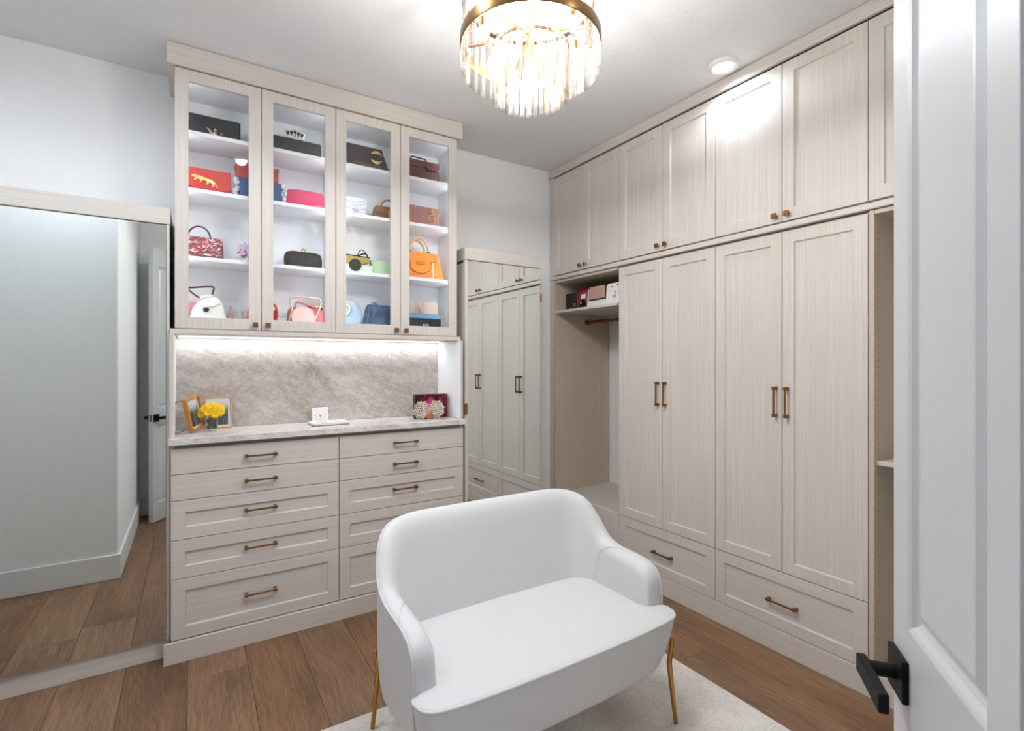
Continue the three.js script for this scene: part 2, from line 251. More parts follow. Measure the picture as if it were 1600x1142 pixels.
// glazed display cabinet above
const SH = [2.561, 2.279, 1.943, 1.606], ZI = -3.18;
{
  const t = thing('display_cabinet', 'pale wood wall cabinet with four glass doors and lit shelves of handbags', 'cabinet', [0, 0, 0]);
  for (const [a, b] of [[-0.0695, -0.0615], [1.4225, 1.4295]]) part('side_panel', cb(a, b, 1.58, 2.935, -3.235, -2.9175), M.pale, t);
  for (const [a, b] of [[-0.09, -0.0755], [1.4325, 1.447]]) part('niche_panel', cb(a, b, 1.0615, 1.556, -3.235, -2.862), M.pale, t);
  part('lining', [cb(-0.061, -0.056, 1.58, 2.82, ZI, -2.925), cb(1.417, 1.422, 1.58, 2.82, ZI, -2.925), cb(-0.061, 1.422, 2.806, 2.83, ZI, -2.92)], M.inner, t);
  for (const [a, b] of [[-0.0752, -0.0705], [1.4275, 1.4322]]) part('niche_lining', cb(a, b, 1.062, 1.554, -3.2, -2.864), M.inner, t);
  part('back_panel', cb(-0.061, 1.422, 1.58, 2.93, ZI - 0.02, ZI), M.innerBack, t);
  part('bottom_board', cb(-0.088, 1.445, 1.556, 1.58, -3.2, -2.893), M.pale, t); part('bottom_lining', cb(-0.056, 1.417, 1.58, SH[3], ZI, -2.93), M.inner, t);
  part('divider', cb(0.669, 0.687, SH[3], 2.806, ZI, -2.925), M.inner, t);
  for (const [a, b] of [[-0.056, 0.669], [0.687, 1.417]]) for (let i = 0; i < 3; i++) part('shelf', cb(a, b, SH[i] - 0.02, SH[i], ZI, -2.94, 0.0015, 'x'), M.inner, t);
  part('top_fascia', [cb(-0.1, 1.454, 2.836, 2.938, -2.895, -2.877, 0.0015, 'x'), cb(-0.1, -0.0705, 2.836, 2.938, -3.245, -2.895, 0.0015, 'z'), cb(1.431, 1.454, 2.836, 2.938, -3.245, -2.895, 0.0015, 'z')], M.pale, t);
  const P = 0.3738;
  for (let i = 0; i < 4; i++) {
    const x0 = -0.0695 + P * i, w = P - 0.003, y0 = 1.583, h = 2.834 - y0, s = 0.0555, a = w / 2, b = h / 2;
    const sh = shapeOf([[-a, -b], [a, -b], [a, b], [-a, b]]); sh.holes.push(shapeOf([[-a + s, -b + s], [-a + s, b - s], [a - s, b - s], [a - s, -b + s]]));
    const d = part('door', boxUV(ext(sh, 0.022, 0.0015), 'y'), M.pale, t); d.position.set(x0 + a, y0 + b, -2.917);
    part('pane', cb(-a + s - 0.006, a - s + 0.006, -b + s - 0.006, b - s + 0.006, 0.006, 0.010, 0.0004), M.pane, d);
    const k = part('knob', knobGeo, M.bronze, d); k.position.set((i % 2 ? -1 : 1) * (a - 0.028), -b + 0.026, 0.022);
  }
  const led = (name, g, k = 5) => part(name, g, glow(NEUTRAL, k), t, 'glowing white light strip');
  led('light_strip', cb(-0.06, 1.42, 1.5495, 1.5555, -3.165, -3.152, 0.001));
  areaLight('under_cabinet_glow', NEUTRAL, L.led, 1.46, 0.012, [0.68, 1.548, -3.158], [0.68, 0, -3.16]);
  for (const [x, dx] of [[-0.0535, 1], [0.6665, -1], [0.6895, 1], [1.4145, -1]]) {
    led('light_strip', cb(x - 0.0025, x + 0.0025, 1.62, 2.79, -2.938, -2.928, 0.0008), 3);
    areaLight('shelf_glow', NEUTRAL, L.shelfLed, 0.008, 1.16, [x + dx * 0.004, 2.205, -2.935], [x + dx * 0.3, 2.205, -3.14]);
  }
}
// mirror cabinets on either side
function mirrorCabinet(label, x0, x1, zf, stileRight) {
  const t = thing('mirror_cabinet', label, 'mirror');
  part('body', [cb(x0, x0 + 0.018, 0.09, 2.06, BACK + 0.005, zf - 0.022), cb(x1 - 0.018, x1, 0.09, 2.06, BACK + 0.005, zf - 0.022), cb(x0 + 0.018, x1 - 0.018, 0.09, 2.06, BACK + 0.005, BACK + 0.02), cb(x0 + 0.018, x1 - 0.018, 0.1, 2.05, zf - 0.03, zf - 0.022)], M.pale, t);
  part('top_rail', cb(x0, x1 + (stileRight ? 0.003 : -0.002), 2.078, 2.157, BACK + 0.005, zf + 0.008, 0.002, 'x'), M.pale, t);
  part('plinth', cb(x0, x1, 0, 0.088, BACK + 0.02, zf - 0.012, 0.0015, 'x'), M.pale, t);
  const g0 = stileRight ? x0 : x0 + 0.024, g1 = stileRight ? x1 - 0.014 : x1;
  part('stile', stileRight ? cb(g1 + 0.001, x1, 0.092, 2.076, zf - 0.02, zf + 0.006) : cb(x0, g0 - 0.001, 0.092, 2.076, zf - 0.02, zf + 0.006), M.pale, t);
  part('mirror_pane', cb(g0, g1, 0.092, 2.076, zf - 0.02, zf, 0.0015), M.mirror, t);
  return t;
}
mirrorCabinet('tall mirror panel reflecting a bare white wall and a white door', -1.19, -0.0902, -2.925, true);
{ const t = mirrorCabinet('tall mirror panel beside the counter reflecting the wardrobe doors', 1.476, 2.074, -2.895, false);
  part('hinge', [cb(1.472, 1.494, 1.085, 1.155, -2.894, -2.884, 0.001), cyl(0.004, 0.07, 1.483, 1.12, -2.884, 10)], M.brass, t, 'brass hinge');
  part('hinge', [cb(2.0745, 2.082, 1.84, 1.90, -2.915, -2.89, 0.001), cyl(0.004, 0.06, 2.079, 1.87, -2.889, 10)], M.brass, t, 'brass hinge'); }

// ------------------------------------------------------------------ wardrobe wall: local x runs towards the doorway, z out into the room
const XW = 2.42, FA = [3.2, 2.474, 1.736, 0.996, 0.26], turnW = -Math.PI / 2;
const at = (k, y = 0) => [XW, y, -FA[k]];
struct('trim_1', [cb(2.405, 2.425, 2.876, 2.938, -3.245, -0.09, 0.0015, 'z')], M.pale, 'fascia board between the top cupboards and the ceiling');
struct('trim_2', [cb(2.412, 2.99, 2.064, 2.092, -3.245, -0.09, 0.003, 'z')], M.pale, 'horizontal rail between upper and lower cupboards');
struct('trim_3', [cb(2.418, 2.99, 0, 0.111, -3.2, -0.09, 0.0015, 'z')], M.pale, 'toe kick under the wardrobes');
struct('trim_4', [cb(2.42, 2.44, 0, 2.875, -3.245, -3.2, 0.001)], M.pale, 'filler strip in the corner beside the wardrobes');
struct('trim_5', [cb(2.42, 2.44, 0.0, 2.875, -0.26, -0.09, 0.001)], M.pale, 'filler strip beside the last wardrobe');
const upperLabels = ['upper cupboard pair above the open hanging bay with the handbag shelf', 'upper cupboard pair above the wardrobe next to the hanging bay', 'upper cupboard pair washed by the ceiling downlight', 'upper cupboard partly hidden by the open white door'];
for (let k = 0; k < 4; k++) {
  const w = FA[k] - FA[k + 1], t = thing('wall_cabinet', upperLabels[k], 'cupboard', at(k, 0), turnW);
  part('carcass', [cb(0.002, 0.02, 2.095, 2.872, -0.57, -0.021), cb(w - 0.02, w - 0.002, 2.095, 2.872, -0.57, -0.021), cb(0.02, w - 0.02, 2.095, 2.113, -0.57, -0.021), cb(0.02, w - 0.02, 2.854, 2.872, -0.57, -0.021), cb(0.02, w - 0.02, 2.113, 2.854, -0.57, -0.56), cb(w / 2 - 0.012, w / 2 + 0.012, 2.113, 2.854, -0.06, -0.021)], M.pale, t);
  front(t, 'door', 0.0015, w / 2 - 0.0015, 2.102, 2.868, -0.02, { handle: 'knob', hx: w / 4 - 0.03, hy: -0.352 });
  front(t, 'door', w / 2 + 0.0015, w - 0.0015, 2.102, 2.868, -0.02, { handle: 'knob', hx: -w / 4 + 0.03, hy: -0.352 });
}
const wardLabels = ['two door wardrobe with a drawer next to the open hanging bay', 'two door wardrobe with a drawer next to the open white door'];
for (let k = 1; k < 3; k++) {
  const w = FA[k] - FA[k + 1], t = thing('wardrobe', wardLabels[k - 1], 'wardrobe', at(k), turnW);
  part('carcass', [cb(0.002, 0.02, 0.112, 2.06, -0.57, -0.021), cb(w - 0.02, w - 0.002, 0.112, 2.06, -0.57, -0.021), cb(0.02, w - 0.02, 0.112, 0.13, -0.57, -0.021), cb(0.02, w - 0.02, 0.387, 0.405, -0.57, -0.021), cb(0.02, w - 0.02, 2.04, 2.06, -0.57, -0.021), cb(0.02, w - 0.02, 0.13, 2.04, -0.57, -0.56), cb(w / 2 - 0.012, w / 2 + 0.012, 0.405, 2.04, -0.06, -0.021)], M.pale, t);
  front(t, 'door', 0.0015, w / 2 - 0.0015, 0.3995, 2.05, -0.02, { handle: 'v', hx: w / 4 - 0.028, hy: 1.225 - 1.2247 });
  front(t, 'door', w / 2 + 0.0015, w - 0.0015, 0.3995, 2.05, -0.02, { handle: 'v', hx: -w / 4 + 0.028, hy: 1.225 - 1.2247 });
  front(t, 'drawer', 0.0015, w - 0.0015, 0.114, 0.3955, -0.02, { drawer: true, handle: 'h', hy: -0.01, onPanel: true });
}
function holes(x, z0, y0, y1, n) { const g = []; for (let y = y0; y < y1; y += 0.032) for (const z of [z0, n]) g.push(new THREE.CylinderGeometry(0.0026, 0.0026, 0.0008, 6).rotateZ(Math.PI / 2).translate(x, y, z)); return join(g); }
for (const k of [0, 3]) {
  const w = FA[k] - FA[k + 1];
  const t = thing('hanging_bay', k ? 'open wardrobe bay with a low shelf beside the white door' : 'open hanging bay with brass rod and a shelf of handbag boxes', 'closet bay', at(k), turnW);
  const y0 = k ? 0.112 : 0.402;
  part('side_panel', cb(0.002, 0.022, 0.112, 2.06, -0.575, -0.002), M.bay, t); part('side_panel', cb(w - 0.022, w - 0.002, 0.112, 2.06, -0.575, -0.021), M.bay, t);
  part('back_panel', cb(0.022, w - 0.022, 0.112, 2.06, -0.59, -0.577), M.wall, t);
  part('top_board', cb(0.022, w - 0.022, 2.042, 2.06, -0.575, -0.004), M.bay, t);
  part('shelf_pin_holes', holes(0.0222, -0.04, y0 + 0.1, 2.0, -0.5), M.hole, t, undefined, 'stuff');
  if (!k) {
    part('bench_top', cb(0.022, w - 0.022, 0.382, 0.4, -0.575, -0.021), M.pale, t); part('bench_front', cb(0.002, w - 0.002, 0.114, 0.3985, -0.02, -0.002, 0.0015, 'x'), M.pale, t);
    part('shelf', cb(0.022, w - 0.022, 1.804, 1.823, -0.575, -0.004, 0.0015, 'x'), M.pale, t);
    part('rail', [cyl(0.0135, w - 0.05, w / 2, 1.745, -0.33, 20, 'x')], M.bronze, t, 'bronze hanging rail');
    for (const x of [0.026, w - 0.026]) part('rail_socket', cyl(0.023, 0.01, x, 1.745, -0.33, 20, 'x'), M.bronze, t);
  } else { part('shelf', cb(0.022, w - 0.022, 0.984, 1.003, -0.575, -0.02, 0.0015, 'x'), M.pale, t); part('shelf', cb(0.022, w - 0.022, 0.114, 0.13, -0.575, -0.02, 0.0015, 'x'), M.pale, t); }
}

// ------------------------------------------------------------------ doors of the entrance
// local x from hinge to free edge, face at z = t; mould rings are nested rectangles
function leaf(w, h, t, panels) {
  const c = 0.002, sh = shapeOf([[0, 0], [w, 0], [w, h], [0, h]]);
  for (const [a, b, y0, y1] of panels) sh.holes.push(shapeOf([[a, y0], [a, y1], [b, y1], [b, y0]]));
  return ext(sh, t, 0.0015);
}
function mould([a, b, y0, y1], zf, s) {
  const prof = [[-0.0018, -0.0006], [0.001, -0.0006], [0.006, -0.003], [0.012, -0.009], [0.018, -0.012], [0.023, -0.0125], [0.036, -0.004], [0.04, -0.0035]], f = [];
  const rect = ([i, d]) => [[a + i, y0 + i, zf + s * d], [b - i, y0 + i, zf + s * d], [b - i, y1 - i, zf + s * d], [a + i, y1 - i, zf + s * d]];
  for (let k = 0; k < prof.length - 1; k++) { const p = rect(prof[k]), q = rect(prof[k + 1]); for (let i = 0; i < 4; i++) { const r = [p[i], p[(i + 1) % 4], q[(i + 1) % 4], q[i]]; f.push(s > 0 ? r : r.reverse()); } }
  const e = rect(prof.at(-1)); f.push(s > 0 ? e : e.reverse()); return boxUV(tris(f));
}
function entryDoor(n, hx, hz, ex, ez, lever) {
  const g = structGroup(`door_${n}`), w = Math.hypot(ex - hx, ez - hz), t = 0.04, h = 2.42, s = 0.062;
  g.position.set(hx, 0.008, hz); g.rotation.y = -Math.atan2(ez - hz, ex - hx);
  const ps = [[s, w - s, 1.0, 2.265], [s, w - s, 0.16, 0.852]];
  part('door_leaf', leaf(w, h, t, ps).translate(0, 0, -t / 2), M.doorWhite, g);
  for (const p of ps) { part('door_panel', join([mould(p, t / 2, 1), mould(p, -t / 2, -1)]), M.doorWhite, g); }
  const lx = w - 0.034, ly = 0.918;
  for (const sd of [1, -1]) {
    const hd = part('lever_handle', [cb(-0.033, 0.033, -0.033, 0.033, 0, 0.009, 0.0015), cyl(0.011, 0.05, 0, 0, 0.03, 16, 'z'), cb(-0.1, 0.014, -0.0145, 0.0145, 0.044, 0.058, 0.002)], M.black, g, 'black square lever handle');
    hd.position.set(lx, ly, sd * t / 2); if (sd < 0) hd.scale.z = -1;
  }
  part('latch_plate', cb(w - 0.0002, w + 0.001, ly - 0.03, ly + 0.03, -0.012, 0.012, 0.0003), M.bronze, g);
  return g;
}
entryDoor(1, 0.709, -0.137, 0.9915, -0.35);
entryDoor(2, -0.102, -0.112, -0.304, -0.422);
struct('trim_6', [cb(-0.2, -0.175, 0, 2.435, -0.08, 0.04, 0.002), cb(0.715, 0.74, 0, 2.435, -0.08, 0.04, 0.002), cb(-0.2, 0.74, 2.435, 2.46, -0.08, 0.04, 0.002)], M.trimWhite, 'white lining of the doorway');

// ------------------------------------------------------------------ ceiling lights
function downlight(x, z, label, k = L.disc, cone = 1.54, soft = 0.3) {
  const t = thing('ceiling_light', label, 'downlight', [x, CEIL, z]);
  part('trim_ring', new THREE.LatheGeometry([[0.05, -0.014], [0.056, -0.02], [0.071, -0.017], [0.074, -0.004], [0.074, 0]].map(p => new THREE.Vector2(...p)), 40), M.trimWhite, t);
  part('diffuser', cyl(0.054, 0.006, 0, -0.012, 0, 40), glow(WHITE, 4), t, 'glowing round diffuser');
  const l = new THREE.SpotLight(WHITE, k, 0, cone, soft, 2); l.name = 'downlight_beam'; l.position.set(x, CEIL - 0.021, z); l.target.position.set(x, 0, z); l.target.name = 'downlight_aim'; l.castShadow = true; l.shadow.radius = 1.8; scene.add(l, l.target);
}
downlight(2.293, -1.599, 'round white downlight in the ceiling close to the wardrobe crown', L.disc * 1.2, 1.44, 0.35);
downlight(0.31, -1.57, 'round white downlight in the ceiling reflected in the cabinet glass', L.disc * 2.6);
downlight(1.35, -0.55, 'added round white fill downlight in the ceiling nearest the doorway', L.disc * 0.4);  // lamp added out of view to fill the front of the room
downlight(-0.62, -2.0, 'round white downlight in the ceiling before the tall mirror that reflects the bare wall', L.nook);
{ const t = thing('ceiling_light', 'added square panel in the unseen hall, standing in for cool daylight', 'added fill light', [0.6, CEIL, 1.0]);  // added panel lamp out of view, replacing daylight from the hall
  part('frame', [cb(-0.17, 0.17, -0.02, 0, -0.17, -0.15), cb(-0.17, 0.17, -0.02, 0, 0.15, 0.17), cb(-0.17, -0.15, -0.02, 0, -0.15, 0.15), cb(0.15, 0.17, -0.02, 0, -0.15, 0.15)], M.trimWhite, t); part('diffuser', cb(-0.15, 0.15, -0.016, -0.002, -0.15, 0.15), glow(COOL, 3), t);
  areaLight('added_panel_fill', COOL, L.hall, 0.28, 0.28, [0.6, CEIL - 0.022, 1.0], [0.6, 0, 1.0]); }
{
  const t = thing('chandelier', 'round brass chandelier of two tiers of clear crystal rods', 'chandelier', [1.003, 0, -1.46]);
  part('canopy', new THREE.LatheGeometry([[0, 2.9], [0.05, 2.9], [0.07, 2.915], [0.072, 2.94]].map(p => new THREE.Vector2(...p)), 40), M.brass, t);
  part('light_baffle', cyl(0.19, 0.004, 0, 2.676, 0, 48), M.trimWhite, t, 'added white plate blocking upward light');  // plate added above the bulbs to keep their light off the ceiling
  part('stem', cyl(0.009, 0.3, 0, 2.76, 0, 16), M.brass, t);
  const band = (r, y0, y1, th) => new THREE.LatheGeometry([[r - th, y0], [r, y0], [r, y1], [r - th, y1], [r - th, y0]].map(p => new THREE.Vector2(...p)), 96);
  part('ring', band(0.246, 2.515, 2.552, 0.004), M.antique, t, 'broad brass ring');
  part('inner_ring', band(0.138, 2.502, 2.512, 0.004), M.antique, t);
  part('top_ring', band(0.225, 2.672, 2.682, 0.006), M.antique, t);
  const spokes = []; for (let i = 0; i < 6; i++) { const a = i * Math.PI / 3 + 0.2; spokes.push(cyl(0.004, 0.23, 0.117, 2.565, 0, 8, 'x').rotateY(a)); }
  part('arm', spokes, M.antique, t);
  const rodGeo = (h, r) => { const g = new THREE.CylinderGeometry(r, r, h, 6).toNonIndexed(); g.computeVertexNormals(); return g; };
  const long = rodGeo(0.262, 0.0078), short = rodGeo(0.165, 0.0098), cap = new THREE.SphereGeometry(0.0035, 8, 6);
  for (let i = 0; i < 72; i++) { const a = i / 72 * Math.PI * 2, m = part('crystal_rod', long, [M.crystal, M.crystalBright, M.crystalClear][Math.floor(rnd() * 3)], t); m.position.set(0.236 * Math.cos(a), 2.566, 0.236 * Math.sin(a)); m.rotation.y = -a + (i % 2) * 0.5; }
  for (let i = 0; i < 34; i++) { const a = (i + 0.5) / 34 * Math.PI * 2, m = part('crystal_rod', short, [M.crystal, M.crystalBright, M.crystalBright, M.crystalClear][Math.floor(rnd() * 4)], t); m.position.set(0.13 * Math.cos(a), 2.427, 0.13 * Math.sin(a)); m.rotation.y = -a + (i % 2) * 0.5; }
  const rod = new THREE.CylinderGeometry(0.0032, 0.0032, 0.16, 10); for (let i = 0; i < 13; i++) { const a = i / 13 * Math.PI * 2, m = part('brass_rod', rod, M.rose, t); m.position.set(0.119 * Math.cos(a), 2.425, 0.119 * Math.sin(a)); }
  for (let i = 0; i < 36; i++) { const a = (i + 0.5) / 36 * Math.PI * 2, m = part('rod_pin', cap, M.brass, t); m.position.set(0.215 * Math.cos(a), 2.54, 0.215 * Math.sin(a)); }
  for (let i = 0; i < 6; i++) {
    const a = i * Math.PI / 3 + 0.2, x = 0.175 * Math.cos(a), z = 0.175 * Math.sin(a);
    part('socket', cyl(0.011, 0.03, x, 2.57, z, 14), M.brass, t);
    const b = part('bulb', new THREE.SphereGeometry(0.02, 16, 12).scale(1, 1.25, 1).translate(x, 2.532, z), glow(0xffeedd, 6), t, 'glowing white bulb');
    pointLight('bulb_light', 0xf5f8fb, L.chandelier, [1.003 + x, 2.532, -1.46 + z]);
  }
  part('bulb', new THREE.SphereGeometry(0.024, 16, 12).scale(1, 1.4, 1).translate(0, 2.44, 0), glow(0xffeedd, 6), t, 'glowing white bulb');
  part('socket', cyl(0.012, 0.13, 0, 2.535, 0, 14), M.brass, t);
  pointLight('bulb_light', 0xf5f8fb, L.chandelier * 1.5, [1.003, 2.44, -1.46]);
}

// ------------------------------------------------------------------ rug and loveseat
{
  const g = boxUV(cb(0.2, 1.935, 0.0003, 0.012, -2.02, -0.3, 0.004, 'x'), 'x', [0, 0]);
  const r = part('area_rug', g, M.rug, scene); r.userData = { label: 'pale cream low pile rug under the white loveseat', category: 'rug' };
}
{
  const CX = 1.073, t = thing('loveseat', 'white upholstered loveseat with rounded arms and slim brass legs', 'loveseat', [CX, 0.012, -1.6]);
  const Y = 0.012, ZB = -1.6, pts = [], pos = (u, F) => [u, -F - ZB]; // local plan
  // outer line of the shell: left arm, back, right arm, with the height of its top edge
  const path = [], push = (u, F, T) => path.push([u, -F - ZB, T - Y]);
  const ARM = 0.53, RC = 0.19, FB = 1.895, FC = FB - RC;
  const half = [];
  for (const [F, T] of [[1.398, 0.50], [1.402, 0.535], [1.412, 0.56], [1.432, 0.582], [1.465, 0.596], [1.52, 0.604], [1.58, 0.607], [1.64, 0.612], [1.68, 0.622]]) half.push([-ARM, F, T]);
  for (const [al, T] of [[0, 0.636], [8, 0.662], [16, 0.697], [24, 0.732], [32, 0.764], [42, 0.79], [54, 0.808], [66, 0.818], [78, 0.824], [90, 0.828]]) { const a = al * Math.PI / 180; half.push([-ARM + RC * (1 - Math.cos(a)), FC + RC * Math.sin(a), T]); }
  for (const u of [-0.28, -0.21, -0.14, -0.07, 0]) half.push([u, FB + 0.006 * (1 - (u / 0.34) ** 2), 0.83]);
  half.forEach(p => push(...p)); half.slice(0, -1).reverse().forEach(([u, F, T]) => push(-u, F, T));
  const n = path.length, rings = [], topEdge = [];
  const section = (T, th, low, k, bk, bot) => { // (inward distance, height) round the section
    const b = bot, s = [[0.085, b], [0.06, b + 0.003], [0.038, b + 0.016], [0.02, b + 0.045], [0.009, b + 0.1], [0.003, b + 0.17]];
    for (const q of [0.35, 0.7]) s.push([0.001, b + 0.17 + (T - 0.02 - b - 0.17) * q]);
    const A = [[0, T - 0.018], [0.0015, T - 0.006], [0.007, T + 0.002], [0.02, T + 0.007], [th * 0.5, T + 0.007], [th - 0.024, T + 0.001], [th - 0.009, T - 0.014], [th - 0.001, T - 0.034], ...[0.2, 0.45, 0.7, 1].map(q => [th + low * q, T - 0.05 + (0.30 - T + 0.05) * q])];
    const B = [[0, T - 0.016], [0.001, T - 0.006], [0.005, T], [0.014, T + 0.002], [0.027, T - 0.004], [0.041, T - 0.02], [0.053, T - 0.046], [0.063, T - 0.085], [0.076, T - 0.15], [0.095, T - 0.24], [0.115, T - 0.33], [0.135, 0.34]];
    A.forEach((p, q) => s.push([p[0] + (B[q][0] - p[0]) * bk, p[1] + (B[q][1] - p[1]) * bk]));
    s.push([th + low + (0.135 - th - low) * bk, b + 0.02]);
    return s.map(([d, y]) => [k[0] + (d - k[0]) * k[1], k[2] + (y - k[2]) * k[3]]);
  };
  for (let i = 0; i < n; i++) {
    const p = path[i], a = path[Math.max(0, i - 1)], b = path[Math.min(n - 1, i + 1)], dx = b[0] - a[0], dz = b[1] - a[1], l = Math.hypot(dx, dz);
    const nx = -dz / l * 1, nz = dx / l * 1; // inward: towards the seat
    const sgn = (nx * (0 - p[0]) + nz * (0.0 - p[1])) > 0 ? 1 : -1;
    const e = Math.min(i, n - 1 - i), back = Math.max(0, Math.min(1, (e - 7) / 8));
    const k = e === 0 ? [0.03, 0.68, 0.4, 0.97] : e === 1 ? [0.025, 0.86, 0.4, 0.99] : e === 2 ? [0.02, 0.95, 0.4, 1] : [0, 1, 0, 1];
    const s = section(p[2], 0.08, 0.016 + 0.03 * back, k, back, 0.188 + 0.05 * Math.max(0, 1 - e / 7));
    rings.push(s.map(([d, y]) => [p[0] + sgn * nx * d, y, p[1] + sgn * nz * d]));
    const q = s[9]; topEdge.push([p[0] + sgn * nx * q[0] * 0.3, q[1] + 0.001, p[1] + sgn * nz * q[0] * 0.3]);
  }
  part('backrest', loft(rings), M.sofa, t, 'one piece curved back and arms');
  const frontL = [0.30, 0.36, 0.42, 0.46].map((y, i) => [-ARM + [0.006, 0.003, 0.0015, 0.001][i], y, -1.3965 - ZB]);
  part('piping', tube([...frontL, ...topEdge.slice(1, -1), ...frontL.slice().reverse().map(p => [-p[0], p[1], p[2]])], 0.0042, 240, 8), M.sofa, t);
  const seam = si => { const d = si < n / 2 ? 1 : -1; return Array.from({ length: 11 }, (_, j) => { const q = si + d * j * 0.55, a = Math.floor(q), f = q - a, P = rings[a][8 + j], Q = rings[Math.min(n - 1, a + 1)][8 + j]; return P.map((c, k) => c + (Q[k] - c) * f); }); };
  for (const i of [4, n - 5]) part('seam', tube(seam(i).map((p, j) => [p[0], p[1] + 0.0006, p[2]]), 0.0016, 40, 6), M.sofa, t);
  // seat
  const o = [], add = (u, F) => o.push([u, -F - ZB]);
  const hs = [[-0.46, 1.80], [-0.475, 1.72], [-0.475, 1.56], [-0.475, 1.43], [-0.485, 1.408], [-0.51, 1.401], [-0.528, 1.395], [-0.535, 1.38], [-0.534, 1.36], [-0.528, 1.338], [-0.515, 1.32], [-0.495, 1.308], [-0.46, 1.3], [-0.40, 1.293], [-0.30, 1.287], [-0.15, 1.283], [0, 1.282]];
  hs.forEach(p => add(...p)); hs.slice(0, -1).reverse().forEach(([u, F]) => add(-u, F)); add(0.3, 1.815); add(0, 1.82); add(-0.3, 1.815);
  const m = o.length, nor = o.map((p, i) => { const a = o[(i + m - 1) % m], b = o[(i + 1) % m], dx = b[0] - a[0], dz = b[1] - a[1], l = Math.hypot(dx, dz); return [-dz / l, dx / l]; });
  const inward = nor.map(([x, z], i) => (x * -o[i][0] + z * (-0.03 - o[i][1])) > 0 ? [x, z] : [-x, -z]);
  const ringAt = (y, d) => o.map((p, i) => [p[0] + inward[i][0] * d, y, p[1] + inward[i][1] * d]);
  const ringTo = (y, f) => o.map(p => [p[0] * (1 - f), y, (p[1] + 0.05) * (1 - f) - 0.05]);
  const ringIn = (y, d) => o.map(p => [p[0] * (1 - d / 0.535), y, (p[1] - 0.05) * (1 - d / 0.27) + 0.05]);
  const seatRings = [ringIn(0.19, 0.085), ringIn(0.198, 0.062), ringIn(0.22, 0.047), ringIn(0.28, 0.026), ringIn(0.35, 0.01), ringAt(0.405, 0.001), ringAt(0.421, 0.0), ringAt(0.427, 0.002), ringAt(0.430, 0.008), ringTo(0.434, 0.06), ringTo(0.438, 0.16), ringTo(0.442, 0.32), ringTo(0.444, 0.6), ringTo(0.4448, 0.88), ringTo(0.445, 0.996)];
  part('seat', loft(seatRings.map(r => r.slice().reverse())), M.sofa, t);
  part('piping', tube(hs.slice(4).concat(hs.slice(4, -1).reverse().map(([u, F]) => [-u, F])).map(([u, F]) => [u, 0.424, -F - ZB]), 0.0055, 160, 8), M.sofa, t);
  for (const [sx, sf] of [[-1, -1], [1, -1], [-1, 1], [1, 1]]) {
    const ux = sx > 0 ? 0.519 : -0.487, F = sf < 0 ? 1.317 : 1.923, P = (du, y, dF) => [ux + sx * du, y, -(F - sf * dF) - ZB], foot = P(0, 0.0015, 0), knee = P(-0.017, 0.231, 0.018), top = P(sf < 0 ? 0.011 : -0.002, 0.308, 0.028);
    const K = p => new THREE.Vector3(...p), bar = (a, b, r0, r1) => { const d = K(b).sub(K(a)), g = new THREE.CylinderGeometry(r1, r0, d.length(), 14).translate(0, d.length() / 2, 0); g.applyQuaternion(new THREE.Quaternion().setFromUnitVectors(new THREE.Vector3(0, 1, 0), d.normalize())); return g.translate(...a); };
    part('leg', [bar(foot, knee, 0.0085, 0.0105), bar(knee, top, 0.0105, 0.0085), new THREE.SphereGeometry(0.0105, 12, 8).translate(...knee), new THREE.SphereGeometry(0.0085, 12, 8).translate(...top)], M.leg, t, 'slim brass leg');
  }
}
// ------------------------------------------------------------------ handbags and boxes in the display cabinet
const leather = (c, r = 0.42, more = {}) => std(c, r, 0, { bumpMap: texGrainLeather, bumpScale: 0.0004, ...more });
const bag = (name, label, cat, x, shelf, F, turn = 0, group) => thing(name, label, cat, [x, shelf + 0.0006, -F], turn, group);
const ball = (r, x, y, z, sx = 1, sy = 1, sz = 1) => new THREE.SphereGeometry(r, 14, 10).scale(sx, sy, sz).translate(x, y, z);
const torus = (R0, r, x, y, z, a = Math.PI * 2, seg = 28) => new THREE.TorusGeometry(R0, r, 10, seg, a).translate(x, y, z);
const planar = (g, x0, y0, w, h) => { g = plain(g); const p = g.attributes.position, u = g.attributes.uv; for (let i = 0; i < p.count; i++) u.setXY(i, (p.getX(i) - x0) / w, (p.getY(i) - y0) / h); return g; };
const texCroc = dtex(256, 256, (u, v) => { const X = u * 10, Y = v * 14, o = Math.floor(Y) % 2 * 0.5, fx = ((X + o) % 1), fy = Y % 1; return [255 * Math.min(1, 3.2 * Math.min(fx, 1 - fx, fy, 1 - fy) + 0.2 * vn(u * 40, v * 40, 40, 40, 3))]; }, [0.16, 0.16], false);
const texQuilt = dtex(256, 256, (u, v) => { const a = Math.abs(((u * 6 + v * 6) % 1) - 0.5), b = Math.abs(((u * 6 - v * 6 + 6) % 1) - 0.5); return [255 * Math.min(1, 4 * Math.min(0.5 - a, 0.5 - b) + 0.1)]; }, [0.16, 0.16], false);
const texKnot = dtex(256, 256, (u, v) => { const X = u * 16, Y = v * 16, k = (Math.floor(X) + Math.floor(Y)) % 2, f = k ? X % 1 : Y % 1; return [255 * Math.sin(Math.PI * f)]; }, [0.16, 0.16], false);
